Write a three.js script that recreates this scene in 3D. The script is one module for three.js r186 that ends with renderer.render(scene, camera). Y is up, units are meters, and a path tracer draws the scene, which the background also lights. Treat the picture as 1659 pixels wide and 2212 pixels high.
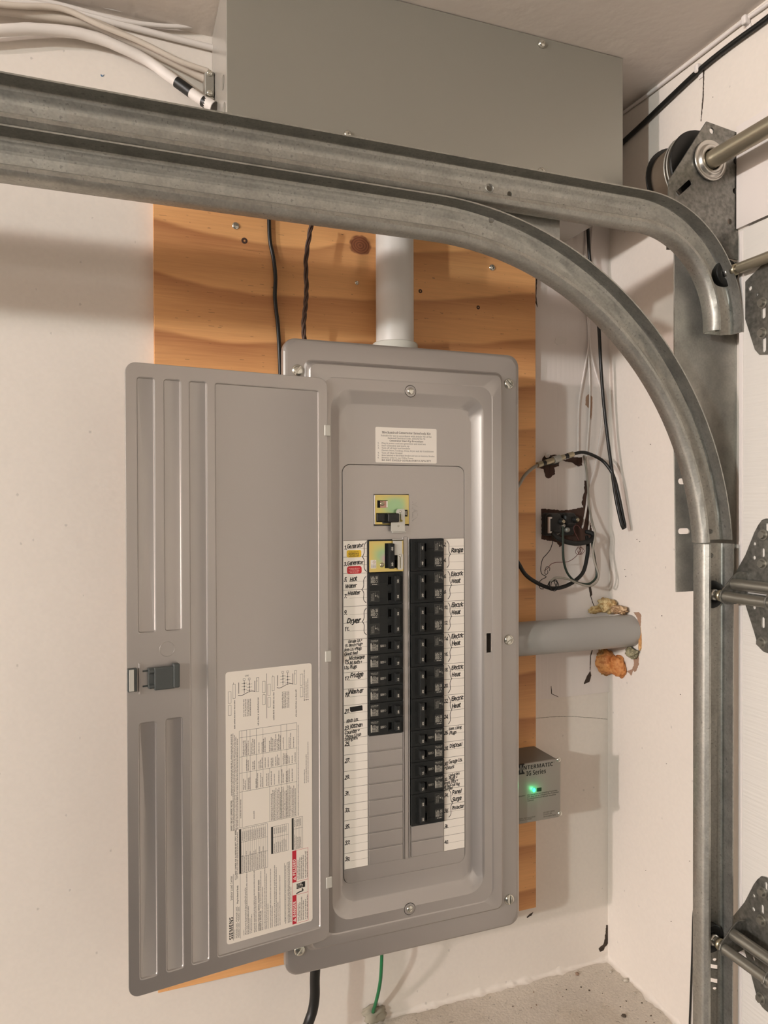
import * as THREE from 'three';
import { RoundedBoxGeometry } from 'three/addons/geometries/RoundedBoxGeometry.js';
import { mergeGeometries, mergeVertices, toCreasedNormals } from 'three/addons/utils/BufferGeometryUtils.js';
import { FontLoader } from 'three/addons/loaders/FontLoader.js';
import { TextGeometry } from 'three/addons/geometries/TextGeometry.js';
import { Brush, Evaluator, SUBTRACTION } from 'three-bvh-csg';

// ---------------------------------------------------------------- camera, lamps, exposure
// y = 0 is the top of the concrete ledge, z = 0 the wall with the panel, x runs towards the garage door
const scene = new THREE.Scene();
scene.background = new THREE.Color(0x000000);
const FPX = 1560.08, EYE = new THREE.Vector3(0, 0.8951, 1.174);
const camera = new THREE.PerspectiveCamera(2 * Math.atan(1106 / FPX) * 180 / Math.PI, 1659 / 2212, 0.02, 30);
camera.position.copy(EYE);
camera.rotation.set(-0.54874 * Math.PI / 180, -20.3499 * Math.PI / 180, -0.16677 * Math.PI / 180, 'YXZ');
camera.updateMatrixWorld(true);
scene.add(camera);
const renderer = new THREE.WebGLRenderer({ antialias: true });
renderer.toneMapping = THREE.LinearToneMapping;
renderer.toneMappingExposure = 0.625;
renderer.shadowMap.enabled = true;
// the two ceiling lamps of the garage, behind the photographer on the left: [x, y, z, candela, colour]
const LAMPS = [
  [-3.1, 1.545, 2.5, 30, [0.94, 1.0, 0.985], 'white globe ceiling lamp over the middle of the garage'],
  [-4.4, 1.545, 2.0, 48, [1.0, 0.86, 0.84], 'white globe ceiling lamp by the rear wall of the garage'],
];

// ---------------------------------------------------------------- pixel -> place (distance from the surface a thing touches)
const ray = (u, v) => new THREE.Vector3((u - 829.5) / FPX, -(v - 1106) / FPX, -1).applyQuaternion(camera.quaternion);
const onZ = (u, v, z) => { const d = ray(u, v), t = (z - EYE.z) / d.z; return new THREE.Vector3(EYE.x + t * d.x, EYE.y + t * d.y, z); };
const onX = (u, v, x) => { const d = ray(u, v), t = (x - EYE.x) / d.x; return new THREE.Vector3(x, EYE.y + t * d.y, EYE.z + t * d.z); };
const onY = (u, v, y) => { const d = ray(u, v), t = (y - EYE.y) / d.y; return new THREE.Vector3(EYE.x + t * d.x, y, EYE.z + t * d.z); };

// ---------------------------------------------------------------- scene helpers
const used = new Map();
const numbered = (n) => { const k = used.get(n) ?? 0; used.set(n, k + 1); return k ? n + '_' + String(k).padStart(3, '0') : n; };
function tag(o, label, category, group) { o.userData.label = label; o.userData.category = category; if (group) o.userData.group = group; return o; }
function thing(name, label, category, pos = [0, 0, 0], group) {
  const o = new THREE.Group(); o.name = numbered(name); o.position.set(...pos); scene.add(o); return tag(o, label, category, group);
}
function part(name, geo, mat, parent, label) {
  const m = new THREE.Mesh(geo, mat); m.name = name; m.castShadow = m.receiveShadow = true; parent.add(m); if (label) m.userData.label = label; return m;
}
function solo(name, geo, mat, label, category, group) {
  const m = new THREE.Mesh(geo, mat); m.name = numbered(name); m.castShadow = m.receiveShadow = true; scene.add(m); return tag(m, label, category, group);
}
function struct(name, geo, mat, label, category) {
  const m = geo ? new THREE.Mesh(geo, mat) : new THREE.Group(); m.name = numbered(name); m.castShadow = m.receiveShadow = true; scene.add(m);
  m.userData.kind = 'structure'; return tag(m, label, category);
}
function copyOf(o, label, group) { const c = o.clone(); c.name = numbered(o.name.replace(/_\d\d\d$/, '')); c.userData = { ...o.userData }; scene.add(c); if (label) c.userData.label = label; if (group) c.userData.group = group; return c; }

// ---------------------------------------------------------------- noise
let seedN = 12345;
const rnd = () => { seedN = (seedN * 1664525 + 1013904223) >>> 0; return seedN / 4294967296; };
const rr = (a, b) => a + (b - a) * rnd();
const hash = (i, j, s) => { let h = Math.imul(i | 0, 374761393) ^ Math.imul(j | 0, 668265263) ^ Math.imul(s | 0, 2147483647 ^ 977); h = Math.imul(h ^ (h >>> 13), 1274126177); return ((h ^ (h >>> 16)) >>> 0) / 4294967296; };
function vn(x, y, s = 0, px = 0, py = 0) {
  let i = Math.floor(x), j = Math.floor(y); const fx = x - i, fy = y - j, u = fx * fx * (3 - 2 * fx), v = fy * fy * (3 - 2 * fy);
  const w = (a, p) => (p ? ((a % p) + p) % p : a);
  const a = hash(w(i, px), w(j, py), s), b = hash(w(i + 1, px), w(j, py), s), c = hash(w(i, px), w(j + 1, py), s), d = hash(w(i + 1, px), w(j + 1, py), s);
  return a + (b - a) * u + (c - a) * v + (a - b - c + d) * u * v;
}
const fbm = (x, y, o = 4, s = 0, px = 0, py = 0) => { let t = 0, a = 0.5, f = 1; for (let k = 0; k < o; k++) { t += a * vn(x * f, y * f, s + k * 17, px * f, py * f); a *= 0.5; f *= 2; } return t / (1 - Math.pow(0.5, o)); };
const mix = (a, b, t) => a + (b - a) * t, clamp = (x, a = 0, b = 1) => Math.min(b, Math.max(a, x)), smooth = (a, b, x) => { const t = clamp((x - a) / (b - a)); return t * t * (3 - 2 * t); };
const toS = (l) => Math.round(255 * clamp(l <= 0.0031308 ? 12.92 * l : 1.055 * Math.pow(l, 1 / 2.4) - 0.055));
function dataTex(w, h, fn, srgb = true, repeat) {   // fn(u, v) -> [r, g, b] linear (or one grey value)
  const d = new Uint8Array(w * h * 4);
  for (let j = 0; j < h; j++) for (let i = 0; i < w; i++) {
    const c = fn((i + 0.5) / w, (j + 0.5) / h), k = (j * w + i) * 4;
    if (typeof c === 'number') { const g = srgb ? toS(c) : Math.round(255 * clamp(c)); d[k] = d[k + 1] = d[k + 2] = g; }
    else for (let q = 0; q < 3; q++) d[k + q] = srgb ? toS(c[q]) : Math.round(255 * clamp(c[q]));
    d[k + 3] = 255;
  }
  const t = new THREE.DataTexture(d, w, h); t.magFilter = THREE.LinearFilter; t.minFilter = THREE.LinearMipmapLinearFilter; t.generateMipmaps = true;
  t.wrapS = t.wrapT = THREE.RepeatWrapping; if (srgb) t.colorSpace = THREE.SRGBColorSpace; if (repeat) t.repeat.set(...repeat); t.needsUpdate = true; return t;
}
function canvasTex(w, h, draw) {
  const c = document.createElement('canvas'); c.width = w; c.height = h; const g = c.getContext('2d'); draw(g, w, h);
  const t = new THREE.CanvasTexture(c); t.colorSpace = THREE.SRGBColorSpace; t.anisotropy = 8; return t;
}

// ---------------------------------------------------------------- geometry helpers
const V = (x, y, z) => new THREE.Vector3(x, y, z);
function triUV(g) {   // uv in metres from the dominant direction of each face
  g = g.index ? g.toNonIndexed() : g; g.computeBoundingBox(); const p = g.attributes.position, uv = new Float32Array(p.count * 2), a = V(), b = V(), c = V(), n = V();
  for (let i = 0; i < p.count; i += 3) {
    a.fromBufferAttribute(p, i); b.fromBufferAttribute(p, i + 1); c.fromBufferAttribute(p, i + 2);
    n.copy(b).sub(a).cross(c.clone().sub(a)); const ax = Math.abs(n.x), ay = Math.abs(n.y), az = Math.abs(n.z);
    [a, b, c].forEach((q, k) => { const [s, t] = az >= ax && az >= ay ? [q.x, q.y] : ax >= ay ? [q.z, q.y] : [q.x, q.z]; uv[(i + k) * 2] = s; uv[(i + k) * 2 + 1] = t; });
  }
  g.setAttribute('uv', new THREE.BufferAttribute(uv, 2)); return g;
}
const box = (x0, x1, y0, y1, z0, z1) => new THREE.BoxGeometry(x1 - x0, y1 - y0, z1 - z0).translate((x0 + x1) / 2, (y0 + y1) / 2, (z0 + z1) / 2);
const rbox = (x0, x1, y0, y1, z0, z1, r = 0.001, s = 2) => new RoundedBoxGeometry(x1 - x0, y1 - y0, z1 - z0, s, Math.min(r, (x1 - x0) / 2.01, (y1 - y0) / 2.01, (z1 - z0) / 2.01)).translate((x0 + x1) / 2, (y0 + y1) / 2, (z0 + z1) / 2);
const slab = (x0, x1, y0, y1, z0, z1) => triUV(box(x0, x1, y0, y1, z0, z1));
function rrect(x0, x1, y0, y1, r, k = 6) {   // rounded rectangle, counter-clockwise
  const p = [], q = Math.max(1e-5, Math.min(r, (x1 - x0) / 2, (y1 - y0) / 2));
  for (const [cx, cy, a0] of [[x1 - q, y1 - q, 0], [x0 + q, y1 - q, 1], [x0 + q, y0 + q, 2], [x1 - q, y0 + q, 3]])
    for (let i = 0; i <= k; i++) { const a = (a0 + i / k) * Math.PI / 2; p.push([cx + q * Math.cos(a), cy + q * Math.sin(a)]); }
  return p;
}
function loft(rings, cap = false, crease = 0.5, capFirst = false) {   // rings: [points [x, y], z], from the outside inwards
  const pos = [], idx = [], n = rings[0][0].length;
  for (const [pts, z] of rings) for (const [x, y] of pts) pos.push(x, y, z);
  for (let r = 0; r + 1 < rings.length; r++) for (let i = 0; i < n; i++) { const j = (i + 1) % n, a = r * n + i, b = r * n + j, c = a + n, d = b + n; idx.push(a, b, d, a, d, c); }
  const fan = (r, flip) => { const [pts, z] = rings[r]; let cx = 0, cy = 0; for (const [x, y] of pts) { cx += x / n; cy += y / n; } const k = pos.length / 3; pos.push(cx, cy, z); for (let i = 0; i < n; i++) { const a = r * n + i, b = r * n + (i + 1) % n; flip ? idx.push(b, a, k) : idx.push(a, b, k); } };
  if (cap) fan(rings.length - 1, false); if (capFirst) fan(0, true);
  const g = new THREE.BufferGeometry(); g.setAttribute('position', new THREE.Float32BufferAttribute(pos, 3)); g.setIndex(idx);
  return triUV(toCreasedNormals(g, crease));
}
const shapeOf = (pts, holes = []) => { const s = new THREE.Shape(pts.map(([x, y]) => new THREE.Vector2(x, y))); for (const h of holes) s.holes.push(new THREE.Path(h.map(([x, y]) => new THREE.Vector2(x, y)))); return s; };
const plate = (pts, depth, holes = [], bevel = 0) => new THREE.ExtrudeGeometry(shapeOf(pts, holes), { depth: depth - 2 * bevel, bevelEnabled: bevel > 0, bevelThickness: bevel, bevelSize: bevel, bevelOffset: -bevel, bevelSegments: 2, curveSegments: 12 }).translate(0, 0, bevel);
const circ = (x, y, r, k = 16) => Array.from({ length: k }, (_, i) => [x + r * Math.cos(i / k * 2 * Math.PI), y + r * Math.sin(i / k * 2 * Math.PI)]);
const slotH = (x, y, len, w, ang = 0) => rrect(-len / 2, len / 2, -w / 2, w / 2, w / 2, 5).map(([a, b]) => [x + a * Math.cos(ang) - b * Math.sin(ang), y + a * Math.sin(ang) + b * Math.cos(ang)]);
const toX = (g) => g.applyMatrix4(new THREE.Matrix4().set(0, 0, -1, 0, 0, 1, 0, 0, 1, 0, 0, 0, 0, 0, 0, 1));   // shape (z, y) extruded towards -x
function cyl(a, b, r, r2 = r, k = 20) {
  const d = b.clone().sub(a), g = new THREE.CylinderGeometry(r2, r, d.length(), k);
  g.applyQuaternion(new THREE.Quaternion().setFromUnitVectors(V(0, 1, 0), d.clone().normalize())); const m = a.clone().add(b).multiplyScalar(0.5); return g.translate(m.x, m.y, m.z);
}
function tube(pts, r, k = 8, seg, tension = 0.5) {   // a cable through the points, with closed ends
  const c = new THREE.CatmullRomCurve3(pts, false, 'catmullrom', tension), n = seg ?? Math.max(8, pts.length * 6), g = new THREE.TubeGeometry(c, n, r, k, false);
  const gs = [g]; for (const t of [0, 1]) gs.push(new THREE.SphereGeometry(r * 0.99, k, 6).translate(...c.getPoint(t).toArray())); return mergeGeometries(gs.map((x) => x.toNonIndexed()));
}
const lathe = (pts, k = 28) => new THREE.LatheGeometry(pts.map(([x, y]) => new THREE.Vector2(x, y)), k);
const alongZ = (g) => g.rotateX(Math.PI / 2);
const merged = (gs) => mergeGeometries(gs.map((g) => { g = g.index ? g.toNonIndexed() : g; for (const k of Object.keys(g.attributes)) if (!['position', 'normal', 'uv'].includes(k)) g.deleteAttribute(k); return g; }));
function screwHead(r, h, slotAng = 0, slotted = true) {   // a domed screw head on z = 0 facing +z, with a cut slot
  const g = alongZ(lathe([[0, h], [r * 0.55, h * 0.93], [r * 0.85, h * 0.7], [r, h * 0.25], [r, 0], [0, 0]].reverse(), 20));
  if (!slotted) return g;
  const a = new Brush(g), b = new Brush(new THREE.BoxGeometry(r * 2.4, r * 0.26, h * 0.9)); b.position.set(0, 0, h * 0.95); b.rotation.z = slotAng; b.updateMatrixWorld(); a.updateMatrixWorld();
  const e = new Evaluator(); e.useGroups = false; return e.evaluate(a, b, SUBTRACTION).geometry;
}
function carve(g, cutters) {
  const e = new Evaluator(); e.useGroups = false; let a = new Brush(g); a.updateMatrixWorld();
  for (const c of cutters) { const b = new Brush(c); b.updateMatrixWorld(); a = e.evaluate(a, b, SUBTRACTION); } return a.geometry;
}
const hexHead = (r, h) => merged([alongZ(new THREE.CylinderGeometry(r * 0.92, r, h, 6).translate(0, h / 2, 0)), alongZ(new THREE.CylinderGeometry(r * 1.35, r * 1.35, h * 0.25, 18).translate(0, h * 0.12, 0))]);

// ---------------------------------------------------------------- materials
const std = (o) => new THREE.MeshStandardMaterial({ roughness: 0.8, ...o });
const lin = (r, g, b) => new THREE.Color().setRGB(r, g, b);
const plasterBump = dataTex(512, 512, (u, v) => 0.5 + 0.5 * (fbm(u * 60, v * 60, 3, 3, 60, 60) - 0.5) + 0.6 * (fbm(u * 9, v * 9, 2, 9, 9, 9) - 0.5), false, [1.6, 1.6]);
const plasterTone = dataTex(1024, 1024, (u, v) => {
  const n = fbm(u * 5, v * 5, 5, 21, 5, 5), m = 0.97 + 0.06 * (n - 0.5) + 0.03 * (vn(u * 300, v * 300, 5, 300, 300) - 0.5); let k = m;
  const i = Math.floor(u * 60), j = Math.floor(v * 60); if (hash(i, j, 44) > 0.965) { const cx = (i + 0.2 + 0.6 * hash(i, j, 45)) / 60, cy = (j + 0.2 + 0.6 * hash(i, j, 46)) / 60, d = Math.hypot(u - cx, (v - cy) * 0.7) * 1024; if (d < 0.7 + 0.6 * hash(i, j, 47)) k *= 0.78; }
  return [0.785 * k, 0.722 * k, 0.648 * k];
}, true, [0.8, 0.8]);
const M = {};
M.wall = std({ map: plasterTone, bumpMap: plasterBump, bumpScale: 0.0006, roughness: 0.75 });
M.ceil = std({ color: lin(0.775, 0.712, 0.65), bumpMap: plasterBump, bumpScale: 0.0008, roughness: 0.9 });
const grainV = dataTex(512, 512, (u, v) => 0.5 + 0.6 * (fbm(u * 60, v * 3, 3, 61, 60, 3) - 0.5) + 0.35 * (fbm(u * 14, v * 2, 3, 65, 14, 2) - 0.5), false, [3, 1.2]);
M.board = std({ color: lin(0.76, 0.70, 0.655), bumpMap: grainV, bumpScale: 0.0005, roughness: 0.7 });
M.concrete = std({ map: dataTex(768, 768, (u, v) => { const n = fbm(u * 7, v * 7, 5, 31, 7, 7), f = vn(u * 220, v * 220, 8, 220, 220), s = smooth(0.55, 0.8, fbm(u * 4, v * 4, 4, 77, 4, 4)); let k = 0.62 + 0.14 * (n - 0.5) + 0.09 * (f - 0.5) - 0.07 * s; if (vn(u * 150, v * 150, 15, 150, 150) > 0.93) k *= 0.62; return [k, k * (0.90 - 0.02 * s), k * (0.77 - 0.05 * s)]; }, true, [2, 2]),
  bumpMap: dataTex(512, 512, (u, v) => fbm(u * 120, v * 120, 3, 91, 120, 120), false, [3, 3]), bumpScale: 0.0006, roughness: 0.95 });
M.floor = std({ color: lin(0.28, 0.265, 0.24), roughness: 0.8 });
M.gray = std({ color: lin(0.452, 0.424, 0.398), roughness: 0.4, metalness: 0.74 });
M.boxGray = std({ color: lin(0.38, 0.372, 0.322), roughness: 0.42, metalness: 0.6 });
M.galv = std({ map: dataTex(512, 512, (u, v) => { const a = fbm(u * 14, v * 14, 3, 101, 14, 14), b = fbm(u * 110, v * 110, 2, 111, 110, 110); let k = 0.42 + 0.13 * (a - 0.5) + 0.12 * (b - 0.5); if (vn(u * 128, v * 128, 119, 128, 128) > 0.87 && a > 0.52) k *= 0.72; return [k, k * 0.985, k * 0.89]; }, true, [4, 4]),
  roughnessMap: dataTex(256, 256, (u, v) => { const r = 0.46 + 0.16 * (fbm(u * 30, v * 30, 3, 131, 30, 30) - 0.3); return [0, r, 0.8]; }, false, [4, 4]), roughness: 1, metalness: 0.92 });
M.galvDark = std({ map: dataTex(512, 512, (u, v) => { const a = fbm(u * 10, v * 10, 5, 201, 10, 10), b = vn(u * 100, v * 100, 211, 100, 100); let k = 0.42 + 0.18 * (a - 0.5) + 0.06 * (b - 0.5); return [k, k * 0.98, k * 0.88]; }, true, [5, 5]), roughness: 0.5, metalness: 0.65 });
M.hinge = std({ map: dataTex(512, 512, (u, v) => { const a = fbm(u * 40, v * 40, 3, 221, 40, 40), b = smooth(0.45, 0.7, fbm(u * 25, v * 25, 3, 225, 25, 25)); const k = 0.25 + 0.16 * (a - 0.5) - 0.05 * b; return [k, k * 0.98, k * 0.88]; }, true, [6, 6]), roughness: 0.38, metalness: 0.8 });
M.steel = std({ color: lin(0.62, 0.60, 0.55), roughness: 0.28, metalness: 0.95 });
M.tube = std({ color: lin(0.34, 0.33, 0.29), roughness: 0.42, metalness: 0.9 });
M.zincScrew = std({ color: lin(0.68, 0.67, 0.60), roughness: 0.22, metalness: 0.9 });
M.shaft = std({ color: lin(0.40, 0.355, 0.265), roughness: 0.38, metalness: 0.75 });
M.pvc = std({ color: lin(0.345, 0.335, 0.31), roughness: 0.42 });
M.black = std({ color: lin(0.006, 0.006, 0.005), roughness: 0.45 });
M.blackSoft = std({ color: lin(0.008, 0.008, 0.007), roughness: 0.6 });
M.breaker = std({ color: lin(0.006, 0.007, 0.006), roughness: 0.75 });
M.paper = std({ color: lin(0.74, 0.70, 0.63), roughness: 0.7 });
M.white = std({ color: lin(0.76, 0.71, 0.67), roughness: 0.6 });
M.cableWhite = std({ color: lin(0.73, 0.68, 0.63), roughness: 0.6 });
M.cableTan = std({ color: lin(0.60, 0.53, 0.45), roughness: 0.65 });
M.cableGray = std({ color: lin(0.30, 0.27, 0.22), roughness: 0.6 });
M.darkGreen = std({ color: lin(0.02, 0.035, 0.022), roughness: 0.5 });
M.green = std({ color: lin(0.012, 0.16, 0.055), roughness: 0.4 });
M.brownWire = std({ color: lin(0.07, 0.035, 0.022), roughness: 0.5 });
M.redWire = std({ color: lin(0.16, 0.05, 0.045), roughness: 0.5 });
M.bareWood = std({ map: dataTex(256, 256, (u, v) => { const k = 0.75 + 0.6 * (fbm(u * 30, v * 4, 3, 301, 30, 4) - 0.5); return [0.085 * k, 0.042 * k, 0.028 * k]; }, true, [8, 8]), roughness: 0.9 });
M.kraft = std({ color: lin(0.36, 0.225, 0.15), roughness: 0.95 });
M.pvcPale = std({ color: lin(0.62, 0.60, 0.56), roughness: 0.4 });
M.chipDark = std({ color: lin(0.05, 0.035, 0.025), roughness: 0.95 });
M.rot = std({ map: dataTex(128, 128, (u, v) => { const k = 0.4 + 1.2 * fbm(u * 20, v * 20, 3, 311, 20, 20); return [0.05 * k, 0.035 * k, 0.024 * k]; }, true, [20, 20]), roughness: 1 });
M.brass = std({ color: lin(0.42, 0.37, 0.26), roughness: 0.35, metalness: 0.85 });
M.latch = std({ color: lin(0.062, 0.068, 0.064), roughness: 0.45 });
M.clip = std({ color: lin(0.56, 0.54, 0.48), roughness: 0.45, metalness: 0.2 });

// ---------------------------------------------------------------- the room
const XW = 0.903, CEIL = 1.638, FLOOR = -0.84;
const wallLeft = struct('wall_left', slab(-5.75, 1.06, FLOOR - 0.1, CEIL + 0.1, -0.15, 0), M.wall, 'cream painted plaster wall behind the electrical panel', 'wall');
const wallRight = struct('wall_right', null, null, 'cream painted wall around the garage door opening', 'wall');
part('jamb_wall', slab(XW, 1.06, FLOOR - 0.1, CEIL + 0.1, 0, 0.335), M.wall, wallRight);
part('header_wall', slab(XW, 1.06, 1.318, CEIL + 0.1, 0.335, 2.95), M.wall, wallRight);
part('far_wall', slab(XW, 1.06, FLOOR - 0.1, CEIL + 0.1, 2.95, 5.15), M.wall, wallRight);
struct('wall_back', slab(-5.75, 1.06, FLOOR - 0.1, CEIL + 0.1, 5, 5.15), M.wall, 'cream painted wall across the garage from the panel', 'wall');
struct('wall_rear', slab(-5.75, -5.6, FLOOR - 0.1, CEIL + 0.1, 0, 5), M.wall, 'cream painted wall facing the garage door', 'wall');
struct('ceiling', slab(-5.6, XW, CEIL, CEIL + 0.1, 0, 5), M.ceil, 'off white garage ceiling with a rough skin', 'ceiling');
struct('floor', slab(-5.6, XW, FLOOR - 0.1, FLOOR, 0, 5), M.floor, 'dark grey concrete garage floor', 'floor');
struct('trim_1', slab(-5.6, XW, FLOOR, 0, 0, 0.265), M.concrete, 'rough dusty concrete ledge along the foot of the walls', 'ledge');
const board = struct('trim_2', slab(0.7297, XW, 0.528, CEIL, 0, 0.005), M.board, 'white painted upright board between plywood and corner', 'board');
struct('trim_3', slab(0.897, XW, 1.318, 1.4745, 0.3175, 2.95), M.board, 'white painted header board above the garage door', 'board');
{ // ragged plaster where the walls meet the ledge
  const strip = (n, along) => {
    const pos = [], idx = [], m = 5;
    for (let i = 0; i <= n; i++) { const s = i / n, r = 0.003 + 0.010 * fbm(s * n * 0.12, 3.1, 4, along ? 401 : 402) * (0.6 + 0.8 * vn(s * n * 0.5, 1, 409));
      for (let j = 0; j <= m; j++) { const a = j / m * Math.PI / 2, q = r * (0.9 + 0.2 * vn(s * n * 0.9, j * 2.1, 411)), d = r - q * Math.sin(a) , h = r - q * Math.cos(a);
        const dd = Math.max(0.0004, j === m ? -0.001 + 0.0012 : d), hh = Math.max(0.0004, j === 0 ? 0.0004 : h);
        along ? pos.push(-0.4 + s * (XW + 0.4), j === 0 ? 0.0002 : hh, j === m ? 0.0002 : dd) : pos.push(XW - (j === m ? 0.0002 : dd), j === 0 ? 0.0002 : hh, s * 0.264); } }
    for (let i = 0; i < n; i++) for (let j = 0; j < m; j++) { const a = i * (m + 1) + j, b = a + 1, c = a + m + 1, d = c + 1; along ? idx.push(a, c, b, b, c, d) : idx.push(a, b, c, b, d, c); }
    const g = new THREE.BufferGeometry(); g.setAttribute('position', new THREE.Float32BufferAttribute(pos, 3)); g.setIndex(idx); g.computeVertexNormals(); return triUV(g);
  };
  const t = struct('trim_4', null, null, 'crumbly plaster edge where the walls meet the concrete ledge', 'plaster edge');
  part('plaster_edge', strip(300, true), M.wall, t); part('plaster_edge', strip(70, false), M.wall, t);
}
// flaked paint, cracks and torn paper on the walls: thin patches with their own outline
const jag = (pts, amp = 0.6, seed = 1) => { const o = []; pts.forEach((p, i) => { const q = pts[(i + 1) % pts.length], n = Math.max(1, Math.round(Math.hypot(q[0] - p[0], q[1] - p[1]) / 3)); for (let k = 0; k < n; k++) { const t = k / n; o.push([mix(p[0], q[0], t) + amp * 2 * (hash(i, k, seed) - 0.5), mix(p[1], q[1], t) + amp * 2 * (hash(i, k, seed + 5) - 0.5)]); } }); return o; };
function flake(name, pix, mat, side, level, amp = 0.6, seed = 1, parent) {
  const pts = jag(pix, amp, seed).map(([u, v]) => { if (side === 'left') { const p = onZ(u, v, level); return [p.x, p.y]; } const p = onX(u, v, XW); return [p.z, p.y]; });
  let g = plate(pts, 0.0008); if (side === 'left') g.translate(0, 0, level - 0.0002); else { g = toX(g); g.translate(XW + 0.0002, 0, 0); }
  return part(name, triUV(g), mat, parent ?? (side === 'left' ? (level > 0.003 ? board : wallLeft) : wallRight));
}
const B5 = 0.005, k5 = (p) => p.map(([x, y]) => [1100 + x / 5.53, 960 + y / 5.53]);
flake('bare_wood_patch', k5([[385, 765], [640, 792], [740, 776], [880, 750], [868, 690], [895, 560], [900, 430], [930, 430], [948, 560], [955, 900], [990, 1040], [1000, 1130], [900, 1190], [650, 1182], [602, 1222], [570, 1170], [385, 1130]]), M.bareWood, 'left', B5, 1, 3);
flake('bare_wood_patch', k5([[350, 280], [420, 130], [560, 125], [600, 180], [590, 262], [535, 275], [548, 350], [478, 408], [432, 390], [412, 290]]), M.bareWood, 'left', B5, 1, 7);
flake('bare_wood_patch', k5([[640, 195], [760, 150], [865, 155], [870, 255], [820, 262], [760, 222]]), M.bareWood, 'left', B5, 0.8, 9);
flake('paint_chip', [[1266, 856], [1273, 851], [1279, 858], [1279, 885], [1276, 908], [1272, 882], [1265, 875]], M.kraft, 'left', B5, 0.6, 11);
flake('paint_chip', [[1262, 1474], [1268, 1460], [1275, 1449], [1277, 1459], [1273, 1473], [1261, 1478]], M.chipDark, 'left', B5, 0.3, 13);
flake('paint_chip', [[1271, 1262], [1275, 1261], [1279, 1285], [1275, 1289], [1272, 1272]], M.chipDark, 'left', B5, 0.3, 14);
flake('crack', [[1275.5, 1288], [1276.6, 1288], [1280, 1300], [1286, 1313], [1287, 1326], [1286, 1326], [1285, 1314], [1279, 1301]], M.chipDark, 'left', B5, 0.2, 15);
flake('crack', [[1278, 1405], [1280, 1405], [1276, 1418], [1275, 1448], [1274, 1448], [1274.5, 1418]], M.chipDark, 'left', 0.005, 0.3, 16);
flake('paint_chip', [[1138, 1980], [1146, 1973], [1152, 1970], [1148, 1977], [1138, 1983]], M.chipDark, 'left', 0, 0.3, 17);
flake('crack', [[1158, 1551], [1190, 1548], [1240, 1547], [1312, 1553], [1312, 1553.8], [1240, 1548], [1190, 1549], [1158, 1552]], M.cableGray, 'left', 0, 0.25, 18);
flake('crack', [[1190, 1482], [1191, 1482], [1192, 1498], [1206, 1505], [1206, 1506], [1191, 1499]], M.chipDark, 'left', B5, 0.2, 19);
flake('paint_chip', [[1200, 730], [1212, 726], [1224, 732], [1222, 744], [1216, 741], [1205, 746], [1198, 739]], M.cableWhite, 'left', B5, 0.8, 20);
flake('paint_chip', [[1158, 596], [1160, 600], [1158, 640], [1161, 664], [1157, 655]], M.chipDark, 'left', B5, 0.3, 21);
flake('blue_paint_spot', [[217, 160], [221, 164], [225, 161], [223, 166], [219, 166]], std({ color: lin(0.10, 0.20, 0.33) }), 'left', 0, 0.5, 22);
flake('rot_hole', [[1309.5, 1998], [1316, 1997], [1318, 2015], [1315, 2018], [1314, 2036], [1306, 2046], [1303, 2053], [1296, 2056], [1293, 2049], [1303, 2040], [1306, 2030], [1308, 2012]], M.rot, 'left', 0, 0.8, 23);
flake('torn_paper', [[1369, 1322], [1380, 1322], [1385, 1328], [1385, 1345], [1383, 1356], [1380, 1350], [1377, 1335]], M.kraft, 'right', 0, 0.5, 24);
flake('torn_paper', [[1355, 1450], [1365, 1446], [1370, 1436], [1368, 1420], [1376, 1409], [1380, 1413], [1380, 1434], [1375, 1450], [1371, 1452], [1368, 1448], [1364, 1459]], M.kraft, 'right', 0, 0.8, 25);
flake('crack', [[1520, 150], [1521.5, 150], [1520, 210], [1515, 262], [1514, 262], [1518, 208]], M.chipDark, 'right', 0, 0.4, 26);
for (const [u, v] of [[1376, 1165], [1382, 1170], [1313, 1120], [1350, 1230], [1352, 1245], [1405, 960], [1430, 1330], [1470, 1500], [1440, 1650], [1490, 1860], [1395, 1880], [1450, 1990], [1560, 120], [1540, 210]])
  flake('paint_speck', circ(u, v, 0.9, 6), M.chipDark, 'right', 0, 0.5, u);

// ---------------------------------------------------------------- the lamps that light the garage (outside the frame)
for (const [x, y, z, cd, c, label] of LAMPS) {
  const t = thing('ceiling_lamp', label, 'lamp', [x, CEIL, z]);
  part('base', lathe([[0, 0], [0.075, 0], [0.075, -0.012], [0.05, -0.02], [0, -0.02]].reverse()), M.white, t);
  const glow = std({ color: lin(0.8, 0.8, 0.8), emissive: lin(...c), emissiveIntensity: 6 });
  const gl = part('globe', new THREE.SphereGeometry(0.072, 24, 16), glow, t); gl.position.y = y - CEIL; gl.castShadow = false;
  const l = new THREE.PointLight(lin(...c), cd, 0, 2); l.position.y = y - CEIL; l.castShadow = true; l.shadow.radius = 3.6; l.shadow.mapSize.set(2048, 2048); l.shadow.bias = -0.0005; l.name = 'lamp_light'; t.add(l);
}

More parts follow.
